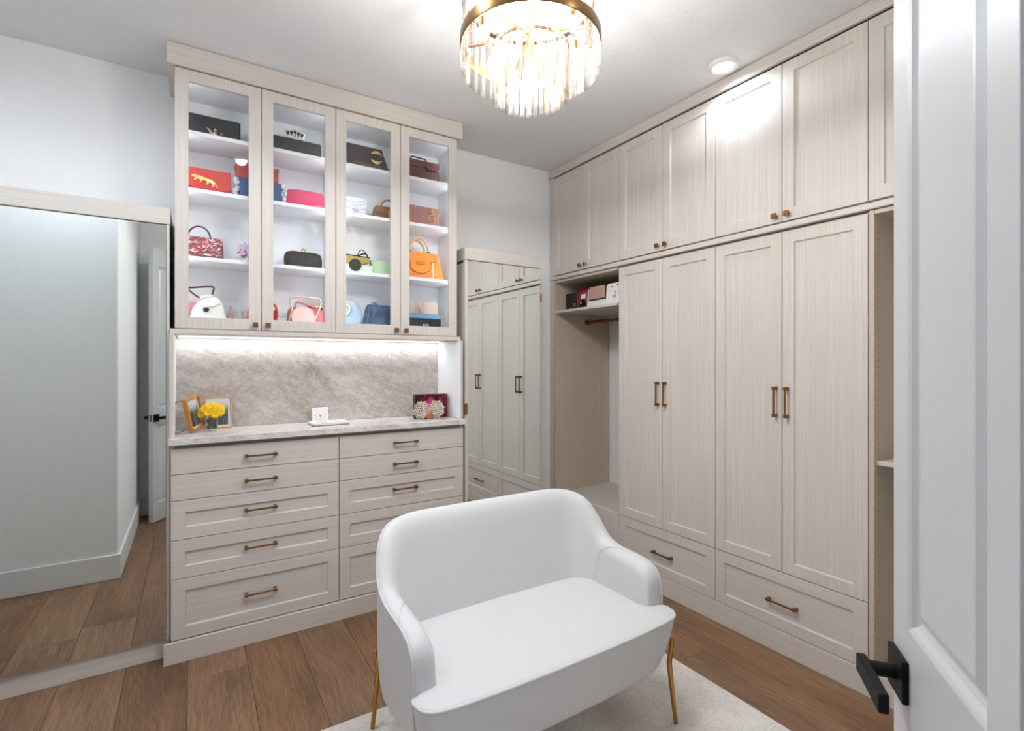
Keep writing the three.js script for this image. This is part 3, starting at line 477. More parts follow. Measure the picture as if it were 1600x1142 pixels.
const texFloral = ctex(256, 256, (x, w, h) => { x.fillStyle = '#6d2430'; x.fillRect(0, 0, w, h); const cs = ['#d8788a', '#f0b6b4', '#a83a56', '#3a3f33', '#e8d5c4', '#c4525f', '#7c5a48', '#f3a39b'];
  for (let i = 0; i < 150; i++) { x.fillStyle = cs[Math.floor(rnd() * 8)]; x.beginPath(); x.ellipse(rnd() * w, rnd() * h, R(5, 24), R(3, 9), rnd() * 3.1, 0, 7); x.fill(); }
  x.lineWidth = 2.2; for (let i = 0; i < 40; i++) { x.strokeStyle = i % 2 ? '#f6dcd2' : '#46202a'; x.beginPath(); const a = rnd() * w, b = rnd() * h; x.moveTo(a, b); x.quadraticCurveTo(a + R(-40, 40), b + R(-40, 40), a + R(-70, 70), b + R(-60, 60)); x.stroke(); } });
const texBloom = ctex(128, 128, (x, w, h) => { x.fillStyle = '#cdbbe0'; x.fillRect(0, 0, w, h); const cs = ['#e8c8b4', '#8a4a5a', '#d9b35a', '#4d5a48', '#f2e6ea'];
  for (let i = 0; i < 70; i++) { x.fillStyle = cs[Math.floor(rnd() * 5)]; x.beginPath(); x.arc(rnd() * w, h * (0.35 + 0.65 * rnd()), R(3, 9), 0, 7); x.fill(); } });

{ // top shelf
  const y = SH[0];
  let t = bag('clutch', 'black clutch with ornate beaded edge and a winged metal figure clasp', 'clutch bag', 0.082, y, 3.06);
  part('body', soft(0.262, 0.262, 0.128, 0.055, 0.05, 0.008), leather(0x05090c, 0.42), t);
  { const g = []; for (let i = 0; i < 22; i++) g.push(ball(0.0042, 0.131 + 0.002 * (i % 2), 0.005 + i * 0.0056, 0.018)); for (const x of [-0.12, -0.11, 0.09, 0.1, 0.11, 0.12]) g.push(ball(0.0052, x, 0.129, 0.01)); part('beaded_edge', g, std(0x2c2620, 0.3, 0.8), t, undefined, 'stuff'); }
  { const wing = smooth([[0, 0], [-0.02, 0.03], [-0.032, 0.052], [-0.02, 0.045], [-0.006, 0.03], [0.006, 0.012]], 24);
    part('clasp', [ball(0.011, 0.02, 0.032, 0.036, 1, 1.7, 0.7), ball(0.0075, 0.02, 0.057, 0.037), ball(0.014, 0.02, 0.012, 0.034, 1.9, 0.6, 0.7), ball(0.007, 0.045, 0.022, 0.036, 1, 2, 0.8), ball(0.006, 0.048, 0.042, 0.036), ext(wing, 0.004, 0.001, 0.032).translate(0.014, 0.012, 0)], std(0xb9a68a, 0.28, 1), t, 'silver and gold winged figure clasp'); }
  t = bag('clutch', 'black satin clutch with a jewelled crown clasp above its top edge', 'clutch bag', 0.455, y, 3.06);
  part('body', soft(0.345, 0.345, 0.108, 0.06, 0.05, 0.008), leather(0x060607, 0.55), t);
  { const s = smooth([[-0.047, 0], [-0.047, 0.016], [-0.052, 0.034], [-0.03, 0.036], [-0.016, 0.044], [0, 0.05], [0.016, 0.044], [0.03, 0.036], [0.052, 0.034], [0.047, 0.016], [0.047, 0], [0, -0.008]], 48);
    const c = part('clasp', ext(s, 0.008, 0.002, 0.0).translate(0.032, 0.112, 0.018), M.silver, t, 'silver crown shaped clasp'); const g = []; for (let i = -2; i <= 2; i++) { g.push(ball(0.0085, 0.032 + i * 0.0185, 0.143 - Math.abs(i) * 0.004, 0.026)); g.push(ball(0.004, 0.032 + i * 0.018, 0.126, 0.027)); }
    part('gems', g, std(0x24242a, 0.1, 0.6), c); }
  t = bag('handbag', 'dark brown flared shoulder bag with a round black and gold clasp', 'handbag', 0.87, y, 3.07);
  part('body', soft(0.33, 0.232, 0.152, 0.09, 0.06, 0.006), leather(0x1a1310, 0.4), t);
  part('flap', ext(shapeOf([[-0.118, 0.154], [0.112, 0.154], [0.128, 0.078], [0.06, 0.06], [-0.03, 0.056], [-0.135, 0.066]]), 0.008, 0.003, 0.034), leather(0x110d0b, 0.42), t);
  part('front_panel', ext(shapeOf([[-0.065, 0.004], [0.13, 0.004], [0.10, 0.05], [-0.06, 0.056]]), 0.006, 0.001, 0.04), leather(0x4a2723, 0.32), t, 'glossy burgundy front panel');
  { const c = part('clasp', cyl(0.042, 0.008, 0.075, 0.096, 0.043, 40, 'z'), M.black, t, 'round black and gold clasp'); part('gold_crescent', [ext(smooth([[-0.036, 0.014], [-0.02, 0.034], [0, 0.04], [0.02, 0.034], [0.036, 0.014], [0.016, 0.02], [-0.016, 0.02]], 40), 0.004, 0.001, 0.047).translate(0.075, 0.096, 0), ext(smooth([[-0.036, -0.014], [-0.016, -0.02], [0.016, -0.02], [0.036, -0.014], [0.02, -0.034], [0, -0.04], [-0.02, -0.034]], 40), 0.004, 0.001, 0.047).translate(0.075, 0.096, 0)], M.gold, c); }
  t = bag('handbag', 'oxblood leather handbag with belted flap on the top shelf', 'handbag', 1.245, y, 3.07);
  part('body', soft(0.25, 0.24, 0.145, 0.08, 0.055, 0.014), leather(0x46150f, 0.36), t);
  part('flap', ext(shapeOf([[-0.118, 0.146], [0.118, 0.146], [0.116, 0.112], [-0.116, 0.112]]), 0.007, 0.002, 0.034), leather(0x4d1811, 0.34), t);
  part('belt', [cb(-0.1, -0.004, 0.104, 0.116, 0.04, 0.045), cb(0.03, 0.105, 0.094, 0.112, 0.04, 0.045)], leather(0x55211b, 0.34), t);
  part('handle', [tube([[-0.07, 0.14, 0.01], [-0.066, 0.168, 0.01], [-0.05, 0.172, 0.008], [0.025, 0.17, 0.006], [0.035, 0.166, 0.008], [0.038, 0.14, 0.01]], 0.0045, 30, 8)], leather(0x46150f, 0.36), t);
}
{ // second shelf
  const y = SH[1];
  let t = bag('clutch', 'red envelope clutch with a gold prowling tiger on its flap', 'clutch bag', 0.062, y, 3.05);
  part('body', soft(0.224, 0.224, 0.128, 0.05, 0.042, 0.006), leather(0x9c2418, 0.4), t);
  part('flap', ext(smooth([[-0.111, 0.129], [-0.109, 0.1295], [-0.05, 0.1295], [0, 0.1295], [0.05, 0.1295], [0.109, 0.1295], [0.111, 0.129], [0.111, 0.127], [0.111, 0.09], [0.111, 0.045], [0.109, 0.04], [0.05, 0.022], [-0.01, 0.014], [-0.06, 0.03], [-0.109, 0.058], [-0.111, 0.065], [-0.111, 0.1]], 120), 0.006, 0.002, 0.022), leather(0xbb2d1d, 0.38), t);
  { const z = 1 / 1600 * 130 * 0.00285, p = (x, q) => [(x - 440) * z, (480 - q) * z];
    const pts = [[215, 395], [235, 370], [262, 372], [285, 355], [310, 372], [380, 378], [430, 392], [500, 415], [560, 425], [610, 445], [650, 475], [690, 535], [705, 580], [738, 595], [700, 604], [680, 560], [645, 500], [640, 530], [655, 575], [610, 580], [612, 545], [580, 510], [545, 490], [535, 540], [510, 560], [475, 545], [500, 525], [505, 490], [450, 470], [408, 480], [410, 520], [375, 525], [365, 500], [385, 485], [345, 465], [320, 465], [290, 495], [240, 506], [258, 480], [290, 450], [275, 435], [245, 425], [228, 412]].map(([a, b]) => p(a, b));
    part('tiger_clasp', ext(shapeOf(pts), 0.0045, 0.0012, 0.028).translate(-0.012, 0.066, 0), M.gold, t, 'gold prowling tiger clasp'); }
  t = bag('box', 'blue gift box with tissue paper, under the red box', 'box', 0.312, y, 3.05);
  part('box', cb(-0.1, 0.1, 0, 0.112, -0.05, 0.05, 0.002), std(0x2f5480, 0.6), t);
  { const g = []; for (const s of [-1, 1]) for (let i = 0; i < 9; i++) { const r = new THREE.IcosahedronGeometry(R(0.013, 0.02), 1), p = r.attributes.position; for (let k = 0; k < p.count; k++) { const q = 0.75 + 0.5 * hash(Math.round(p.getX(k) * 4000), Math.round(p.getY(k) * 4000), i + 3); p.setXYZ(k, p.getX(k) * q * 0.75, p.getY(k) * q, p.getZ(k) * q); } r.computeVertexNormals(); g.push(r.translate(s * R(0.106, 0.122), 0.014 + i * 0.0115, R(0.0, 0.045))); } part('tissue_paper', g, std(0xcdd3db, 0.7), t, 'crumpled white tissue paper', 'stuff'); }
  t = bag('box', 'small red gift box stacked on the blue box', 'box', 0.297, y + 0.1125, 3.05);
  part('box', cb(-0.102, 0.102, 0, 0.06, -0.05, 0.048, 0.002), std(0xa8332c, 0.6), t); part('lid', cb(-0.104, 0.104, 0.06, 0.077, -0.052, 0.05, 0.002), std(0xb2372f, 0.6), t);
  t = bag('clutch', 'hot pink domed clutch on the second shelf', 'clutch bag', 0.542, y, 3.06);
  part('body', loft([[-0.115, 0.4, 0.5], [-0.108, 0.75, 0.8], [-0.085, 0.93, 1], [-0.04, 0.99, 1], [0.02, 1, 1], [0.07, 0.985, 1], [0.09, 0.97, 0.96], [0.095, 0.94, 0.85]].map(([x, h, d]) => ringRect(0.112 * h, 0.07 * d, x, 0.02).map(p => [p[1], 0.056 * h + p[0], p[2]]).reverse())), std(0xcc3a62, 0.7), t);
  part('end_panel', loft([[0.0955, 0.93, 0.85], [0.1, 0.9, 0.8]].map(([x, h, d]) => ringRect(0.112 * h, 0.07 * d, x, 0.02).map(p => [p[1], 0.056 * h + p[0], p[2]]).reverse())), std(0xe8668c, 0.6), t);
  t = bag('clutch', 'pale ice blue flap clutch with a round crystal clasp', 'clutch bag', 0.805, y, 3.06);
  part('body', soft(0.178, 0.178, 0.122, 0.05, 0.04, 0.01), leather(0xd3dbe4, 0.42), t);
  part('flap', ext(shapeOf([[-0.087, 0.122], [0.087, 0.122], [0.087, 0.062], [0.012, 0.044], [-0.087, 0.072]]), 0.006, 0.002, 0.021), leather(0xd9e0e8, 0.4), t);
  part('chevron_seam', [tube([[-0.085, 0.1, 0.0275], [0.012, 0.072, 0.0275], [0.085, 0.095, 0.0275]], 0.0012, 20, 6), tube([[-0.085, 0.115, 0.0275], [0.012, 0.09, 0.0275], [0.085, 0.112, 0.0275]], 0.0012, 20, 6)], std(0x9fb0c0, 0.5), t);
  { const g = [cyl(0.011, 0.005, 0.012, 0.045, 0.029, 24, 'z')]; for (let i = 0; i < 9; i++) g.push(ball(0.0042, 0.012 + 0.0105 * Math.cos(i * 0.698), 0.045 + 0.0105 * Math.sin(i * 0.698), 0.031)); g.push(ball(0.006, 0.012, 0.045, 0.031)); part('clasp', g, M.silver, t, 'round crystal clasp'); }
  t = bag('handbag', 'small tan handbag with an arched handle and gold plate', 'handbag', 1.03, y, 3.06);
  part('body', soft(0.195, 0.175, 0.092, 0.07, 0.05, 0.008), leather(0x7a4f2c, 0.4), t);
  part('flap', ext(shapeOf([[-0.088, 0.093], [0.088, 0.093], [0.09, 0.05], [0.02, 0.03], [-0.09, 0.055]]), 0.006, 0.002, 0.031), leather(0x82542e, 0.38), t);
  part('handle', tube(arc(0, 0.09, 0.05, 0.052, 0, 180, 16, 0.008), 0.006, 32, 10), leather(0x8a6a48, 0.4), t);
  part('plate', [cb(-0.012, 0.002, 0.006, 0.078, 0.038, 0.044), cb(0.008, 0.022, 0.006, 0.082, 0.038, 0.044)], M.gold, t, 'gold plate');
  t = bag('handbag', 'dusty rose handbag with gold rings and a hanging charm', 'handbag', 1.245, y, 3.06);
  part('body', soft(0.25, 0.245, 0.138, 0.075, 0.06, 0.014), leather(0x96665b, 0.5, { bumpMap: texCroc, bumpScale: 0.0012 }), t);
  part('gusset', cb(0.118, 0.1255, 0.014, 0.124, -0.02, 0.02, 0.003), leather(0xd9b3ab, 0.5), t, 'paler pink end panel');
  part('ring', [torus(0.011, 0.0022, -0.062, 0.122, 0.038), torus(0.012, 0.0022, 0.058, 0.118, 0.038), torus(0.0105, 0.0022, 0.06, 0.097, 0.04)], M.gold, t);
  part('charm', [torus(0.02, 0.0026, 0.06, 0.066, 0.041, Math.PI * 2), cb(0.046, 0.074, 0.062, 0.068, 0.039, 0.043), ball(0.0055, 0.06, 0.085, 0.041)], M.gold, t);
}
{ // third shelf
  const y = SH[2];
  let t = bag('handbag', 'pink floral print handbag with a dark top handle', 'handbag', 0.03, y, 3.06);
  part('body', planar(soft(0.222, 0.21, 0.118, 0.075, 0.05, 0.008), -0.11, 0, 0.22, 0.118), std(0xffffff, 0.5, 0, { map: texFloral }), t);
  part('handle', tube(arc(0.002, 0.112, 0.05, 0.062, 0, 180, 16, 0.006), 0.0042, 32, 8), leather(0x3a2026, 0.4), t);
  part('handle_ring', [torus(0.006, 0.0018, -0.048, 0.114, 0.014), torus(0.006, 0.0018, 0.052, 0.114, 0.014)], M.gold, t);
  t = bag('vanity_case', 'lilac case with a flower print behind the cabinet door frame', 'vanity case', 0.25, y, 3.05);
  part('body', planar(soft(0.098, 0.09, 0.106, 0.05, 0.05, 0.012), -0.05, 0, 0.1, 0.12), std(0xffffff, 0.5, 0, { map: texBloom }), t);
  part('clasp', [ball(0.006, -0.012, 0.113, 0), cyl(0.004, 0.012, -0.012, 0.106, 0)], M.silver, t);
  t = bag('clutch', 'dark brown woven box clutch with a gold knot clasp', 'clutch bag', 0.534, y, 3.055);
  part('body', soft(0.2, 0.2, 0.098, 0.06, 0.06, 0.028), leather(0x120e0c, 0.45, { bumpMap: texKnot, bumpScale: 0.0016 }), t);
  part('frame', tube([[-0.098, 0.02, 0], [-0.1, 0.05, 0], [-0.094, 0.082, 0], [-0.07, 0.0975, 0], [0, 0.099, 0], [0.07, 0.0975, 0], [0.094, 0.082, 0], [0.1, 0.05, 0], [0.098, 0.02, 0]], 0.0022, 60, 8), std(0x3a302a, 0.3, 0.8), t);
  part('clasp', [torus(0.007, 0.003, 0.0, 0.109, 0.002).rotateX(0), ball(0.006, -0.008, 0.112, 0.004), ball(0.0065, 0.008, 0.113, 0.002), ball(0.006, 0.001, 0.119, 0)], M.gold, t, 'gold knot clasp');
  t = bag('handbag', 'mint and olive bag with a big black disc and black handles', 'handbag', 0.83, y, 3.06);
  part('body', soft(0.2, 0.19, 0.06, 0.07, 0.06, 0.01), leather(0xd5e3d8, 0.5), t);
  part('top_panel', ext(shapeOf([[-0.1, 0.112], [0.078, 0.104], [0.08, 0.076], [0.04, 0.062], [0.0, 0.055], [-0.04, 0.055], [-0.1, 0.082]]), 0.05, 0.003, -0.02), leather(0xa5903c, 0.5), t, 'olive yellow top panel');
  part('binding', tube([[-0.1, 0.113, 0.03], [-0.02, 0.109, 0.031], [0.078, 0.105, 0.03]], 0.0028, 20, 8), M.black, t);
  part('disc', cyl(0.036, 0.012, -0.012, 0.052, 0.034, 40, 'z'), leather(0x1a1817, 0.5), t, 'big black leather disc');
  part('handle', [tube([[-0.088, 0.11, 0.02], [-0.096, 0.135, 0.014], [-0.1, 0.15, 0.0]], 0.0026, 16, 6), tube([[0.002, 0.108, 0.028], [0.018, 0.14, 0.022], [0.032, 0.15, 0.018], [0.05, 0.138, 0.02], [0.064, 0.106, 0.028]], 0.003, 26, 8), tube([[0.004, 0.11, 0.0], [0.03, 0.122, 0.024], [0.056, 0.124, 0.028], [0.066, 0.106, 0.02]], 0.0042, 26, 8)], M.black, t);
  t = bag('clutch', 'mint green quilted soft clutch beside the olive bag', 'clutch bag', 1.012, y, 3.07);
  part('body', soft(0.16, 0.19, 0.102, 0.05, 0.035, 0.01, 0.012), leather(0xbcdcb8, 0.55, { bumpMap: texQuilt, bumpScale: 0.002 }), t);
  part('base_fold', soft(0.166, 0.17, 0.03, 0.062, 0.06, 0.008), leather(0xb4d6ae, 0.55), t);
  t = bag('tote_bag', 'orange structured tote with pale arched handles and chevron canvas', 'handbag', 1.215, y, 3.04);
  part('body', soft(0.33, 0.255, 0.172, 0.1, 0.065, 0.008), leather(0xe8820c, 0.42), t);
  const lean = (g) => g.rotateX(-0.1).translate(0, 0, 0.0515);
  part('front_flap', lean(ext(shapeOf([[-0.1, 0.17], [0.1, 0.17], [0.094, 0.115], [0.07, 0.112], [0.062, 0.06], [0.018, 0.035], [-0.018, 0.035], [-0.062, 0.06], [-0.07, 0.112], [-0.094, 0.115]]), 0.007, 0.0015, 0.001)), leather(0xf09018, 0.4), t);
  part('seam', lean(tube([[-0.1, 0.168, 0.008], [-0.094, 0.115, 0.007], [-0.07, 0.112, 0.007], [-0.062, 0.06, 0.007], [-0.018, 0.035, 0.007], [0.018, 0.035, 0.007], [0.062, 0.06, 0.007], [0.07, 0.112, 0.007], [0.094, 0.115, 0.007], [0.1, 0.168, 0.008]], 0.0013, 90, 6)), leather(0xa85a08, 0.5), t);
  part('belt_loop', lean(ext(shapeOf([[-0.03, 0.112], [0.03, 0.112], [0.03, 0.09], [-0.03, 0.09]]), 0.006, 0.0015, 0.007)), leather(0xd07408, 0.4), t);
  { const g = []; for (let r = 0; r < 8; r++) for (let c = -9; c <= 9; c++) { const x = c * 0.0145 + (r % 2) * 0.007, yy = 0.012 + r * 0.0105; if (Math.abs(x) > 0.135 - yy * 0.2 || (yy > 0.045 && Math.abs(x) < 0.07 + 0)) continue; g.push(cb(x - 0.0058, x + 0.001, yy, yy + 0.0026, 0.0005, 0.0016, 0.0003)); } part('canvas_print', g.map(lean), std(0xffe0b0, 0.6), t, undefined, 'stuff'); }
  part('stripe', lean(cb(0.084, 0.09, 0.006, 0.11, 0.0008, 0.0022, 0.0004)), std(0xfff0dc, 0.6), t);
  part('handle', [tube(arc(0, 0.168, 0.062, 0.094, 0, 180, 20, 0.03), 0.0066, 44, 10), tube(arc(0, 0.168, 0.062, 0.09, 0, 180, 20, -0.03), 0.0066, 44, 10)], leather(0xe3bd92, 0.5), t, 'pale tan arched handles');
  part('handle_tab', [cb(-0.07, -0.054, 0.162, 0.178, 0.02, 0.04), cb(0.054, 0.07, 0.162, 0.178, 0.02, 0.04)], std(0x6b5b4c, 0.4, 0.4), t);
}
{ // cabinet floor
  const y = SH[3];
  let t = bag('handbag', 'white sculptural handbag with a triangular tortoiseshell handle and blue stone', 'handbag', 0.068, y, 3.03);
  const wl = leather(0xeeece6, 0.42);
  part('body', ext(smooth([[-0.08, 0.0], [-0.078, 0.03], [-0.068, 0.075], [-0.056, 0.1], [-0.036, 0.118], [-0.018, 0.132], [0.0, 0.138], [0.024, 0.146], [0.04, 0.145], [0.062, 0.122], [0.07, 0.1], [0.08, 0.05], [0.088, 0.0], [0.0, -0.0]], 90), 0.075, 0.014, -0.035, 24), wl, t);
  part('flap', ext(smooth([[-0.05, 0.104], [-0.02, 0.13], [0.01, 0.14], [0.036, 0.142], [0.058, 0.116], [0.03, 0.098], [0.0, 0.09], [-0.03, 0.094]], 60), 0.01, 0.004, 0.036), wl, t);
  part('stone', ball(0.013, -0.008, 0.078, 0.051, 1.1, 0.9, 0.5), std(0x1d3340, 0.15), t, 'dark blue oval stone');
  part('handle', tube([[-0.034, 0.14, 0.02], [-0.05, 0.148, 0.02], [-0.082, 0.178, 0.02], [-0.083, 0.186, 0.02], [-0.07, 0.188, 0.02], [0.02, 0.199, 0.02], [0.026, 0.196, 0.02], [0.02, 0.16, 0.02]], 0.0046, 60, 8), std(0x57190d, 0.18), t, 'tortoiseshell triangular handle');
  part('handle_sleeve', tube([[-0.034, 0.14, 0.02], [-0.01, 0.148, 0.02], [0.018, 0.152, 0.02]], 0.007, 16, 8), wl, t);
  t = bag('clutch', 'pink clutch half hidden behind the white sculptural handbag', 'clutch bag', -0.006, y, 3.13);
  part('body', soft(0.1, 0.095, 0.125, 0.04, 0.035, 0.012), leather(0xe6a1a2, 0.45), t); part('flap', ext(smooth([[-0.045, 0.12], [0.045, 0.12], [0.045, 0.07], [0, 0.055], [-0.045, 0.07]], 30), 0.005, 0.0015, 0.019), leather(0xe09697, 0.45), t);
  t = bag('clutch', 'blush pleated clutch with a plum tip beside the white handbag', 'clutch bag', 0.175, y, 3.1);
  part('body', soft(0.05, 0.014, 0.115, 0.04, 0.02, 0.008), leather(0xd3a9a0, 0.45), t); part('tip', soft(0.02, 0.006, 0.05, 0.02, 0.008, 0.003).rotateZ(-0.5).translate(0.034, 0.002, 0.012), leather(0x5c2035, 0.4), t);
  t = bag('clutch', 'pearly shell clutch inside a clear acrylic case', 'clutch bag', 0.262, y, 3.09);
  part('case', [cb(-0.055, -0.052, 0, 0.13, -0.04, 0.04, 0.0005), cb(0.12, 0.123, 0, 0.13, -0.04, 0.04, 0.0005), cb(-0.052, 0.12, 0.127, 0.13, -0.04, 0.04, 0.0005)], M.glass, t, 'clear acrylic case');
  part('shell', [loft([0, 20, 40, 60, 75, 88].map(a => { const r = 0.055 * Math.cos(a * Math.PI / 180), z = 0.024 * Math.sin(a * Math.PI / 180); return Array.from({ length: 40 }, (_, i) => { const q = i / 40 * Math.PI * 2, k = r * (1 + 0.035 * Math.cos(q * 14)); return [0.022 + k * Math.cos(q), 0.056 + k * Math.sin(q) * 0.92, z]; }).reverse(); }).map(r => r.slice().reverse()))], phys({ color: 0xdcc7b6, roughness: 0.25, clearcoat: 0.6 }), t);
  t = bag('handbag', 'red coral beaded bag behind the middle of two cabinet doors', 'handbag', 0.322, y, 3.0);
  part('body', soft(0.13, 0.12, 0.085, 0.05, 0.045, 0.016), std(0xc0241a, 0.35), t);
  { const g = []; for (let i = 0; i < 60; i++) { const s = i % 2 ? 1 : -1; g.push(ball(R(0.006, 0.009), s * (0.055 + R(0, 0.014)), 0.008 + (i / 60) * 0.085, R(-0.01, 0.026))); } for (let i = 0; i < 26; i++) { const a = i / 25 * Math.PI; g.push(ball(0.0065, 0.066 * Math.cos(a), 0.09 + 0.055 * Math.sin(a), 0.01)); } part('beads', g, std(0xd8301f, 0.25), t, undefined, 'stuff'); }
  t = bag('handbag', 'coral pink bag with a blush round front and pale gold frame handle', 'handbag', 0.545, y, 3.04);
  part('body', soft(0.21, 0.19, 0.12, 0.07, 0.055, 0.03), leather(0xcf6a6c, 0.42), t);
  part('round_front', [cyl(0.06, 0.012, -0.022, 0.0615, 0.042, 48, 'z'), torus(0.059, 0.003, -0.022, 0.0615, 0.048, Math.PI * 2, 48)], leather(0xf0cfc9, 0.4), t, 'blush round front');
  part('frame_handle', tube([[-0.1, 0.004, 0.045], [-0.098, 0.03, 0.045], [-0.082, 0.09, 0.045], [-0.086, 0.165, 0.045], [-0.07, 0.172, 0.045], [0.05, 0.172, 0.045], [0.068, 0.166, 0.045], [0.07, 0.13, 0.045], [0.055, 0.09, 0.045], [0.04, 0.05, 0.045], [0.046, 0.004, 0.045]], 0.0046, 90, 8), std(0xe8d6b4, 0.22, 0.9), t, 'pale gold frame handle');
  part('strap', tube([[-0.06, 0.118, 0.01], [-0.05, 0.148, 0.01], [-0.03, 0.146, 0.012], [0.03, 0.128, 0.014], [0.06, 0.116, 0.01]], 0.005, 24, 8), leather(0xd9776f, 0.42), t);
  t = bag('clutch', 'dark green clutch edge behind the coral pink bag', 'clutch bag', 0.6, y, 3.12);
  part('body', soft(0.11, 0.105, 0.135, 0.04, 0.03, 0.01), leather(0x2c342e, 0.42), t); part('frame', cb(-0.05, 0.05, 0.1345, 0.14, -0.008, 0.008), M.gold, t);
  t = bag('clutch', 'pale blue angular clutch with a cream ring handle', 'clutch bag', 0.79, y, 3.04);
  part('body', ext(shapeOf([[-0.1, 0], [0.045, 0], [0.068, 0.075], [0.025, 0.172], [-0.1, 0.176]]), 0.05, 0.006, -0.025), leather(0xaac9dd, 0.42), t);
  part('edge_binding', tube([[0.045, 0.003, 0.025], [0.067, 0.075, 0.025], [0.025, 0.171, 0.025], [-0.09, 0.175, 0.025]], 0.002, 40, 6), leather(0x7f9db3, 0.4), t);
  part('ring_handle', torus(0.028, 0.0065, 0, 0, 0).scale(0.75, 1.1, 1).rotateZ(-0.3).translate(-0.03, 0.118, 0.034), std(0xe6d2bd, 0.35), t, 'cream ring handle');
  t = bag('pouch', 'soft denim blue leather pouch with gathered side', 'handbag', 0.97, y, 3.03);
  { const rings = [], N = 10; for (let j = 0; j <= N; j++) { const v = j / N, hh = 0.158 * v; rings.push(ringRect((0.23 - 0.045 * v) * (j === 0 || j === N ? 0.97 : 1), (0.075 - 0.04 * v) * (j === 0 || j === N ? 0.8 : 1), hh, 0.014, 0, 0, 10).map(p => { const q = Math.max(0, (-p[0] - 0.01) / 0.1); return [p[0] + 0.01 * v, p[1], p[2] + q * 0.012 * Math.sin(p[0] * 170 + v * 3)]; })); }
    part('body', loft(rings), leather(0x2a4e70, 0.38), t); }
  { const g = []; for (const x of [-0.085, -0.062, -0.05]) g.push(tube([[x - 0.03, 0.005, 0.042], [x - 0.006, 0.06, 0.038], [x + 0.012, 0.11, 0.026], [x + 0.01, 0.15, 0.018]], 0.0055, 24, 8)); part('gathers', g, leather(0x34608a, 0.36), t); }
  part('bow', [torus(0.008, 0.003, -0.045, 0.163, 0.008), torus(0.007, 0.003, -0.032, 0.161, 0.01)], leather(0x24425f, 0.4), t);
  part('label_tag', cb(0.045, 0.085, 0.016, 0.0185, 0.0385, 0.0395, 0.0003), M.silver, t);
  t = bag('clutch', 'beige snakeskin envelope clutch standing behind the black box', 'clutch bag', 1.245, y, 3.1);
  part('body', soft(0.25, 0.245, 0.205, 0.04, 0.03, 0.006), leather(0xbba798, 0.45, { bumpMap: texCroc, bumpScale: 0.0014 }), t);
  part('flap', ext(shapeOf([[-0.122, 0.205], [0.122, 0.205], [0.122, 0.135], [0.03, 0.095], [-0.03, 0.095], [-0.122, 0.14]]), 0.006, 0.0015, 0.018), leather(0xc3b0a2, 0.42), t);
  { const g = []; for (const s of [-1, 1]) for (let i = 0; i < 6; i++) g.push(cb(-0.001, 0.001, 0, 0.045, 0.024, 0.0255, 0.0003).rotateZ(s * 0.75).translate(s * -0.002, 0.11 + i * 0.013, 0)); part('chevron_stitching', g, std(0x8d7767, 0.5), t); }
  part('monogram', [tube([[-0.006, 0.17, 0.026], [0, 0.14, 0.027], [0.006, 0.11, 0.026]], 0.0022, 16, 6), tube([[0.008, 0.168, 0.026], [-0.008, 0.152, 0.027], [0.008, 0.136, 0.027], [-0.006, 0.122, 0.026]], 0.002, 24, 6)], M.gold, t);
  t = bag('box', 'black box with white lettering and a blue cloth in front of the snakeskin clutch', 'box', 1.232, y, 3.0);
  const texBox = ctex(256, 128, (x, w, h) => { x.fillStyle = '#0c0d11'; x.fillRect(0, 0, w, h); x.fillStyle = '#e9ebee'; x.font = 'bold 40px sans-serif'; x.textAlign = 'center'; x.fillText('IO', w * 0.54, h * 0.6); });
  part('box', planar(cb(-0.112, 0.112, 0, 0.084, -0.045, 0.035, 0.002), -0.112, 0, 0.224, 0.084), std(0xffffff, 0.4, 0, { map: texBox }), t);
  part('cloth', loft([[0.0845, 0.112], [0.09, 0.116], [0.104, 0.114], [0.114, 0.1], [0.118, 0.07]].map(([yy, a], j) => ringRect(a * 2, 0.074 - j * 0.006, yy, 0.01, -0.004, 0, 6).map(p => [p[0], p[1] + 0.002 * Math.sin(p[0] * 90), p[2] + 0.002 * Math.sin(p[0] * 120 + j)]))), std(0x6590b4, 0.75), t, 'folded blue cloth');
}
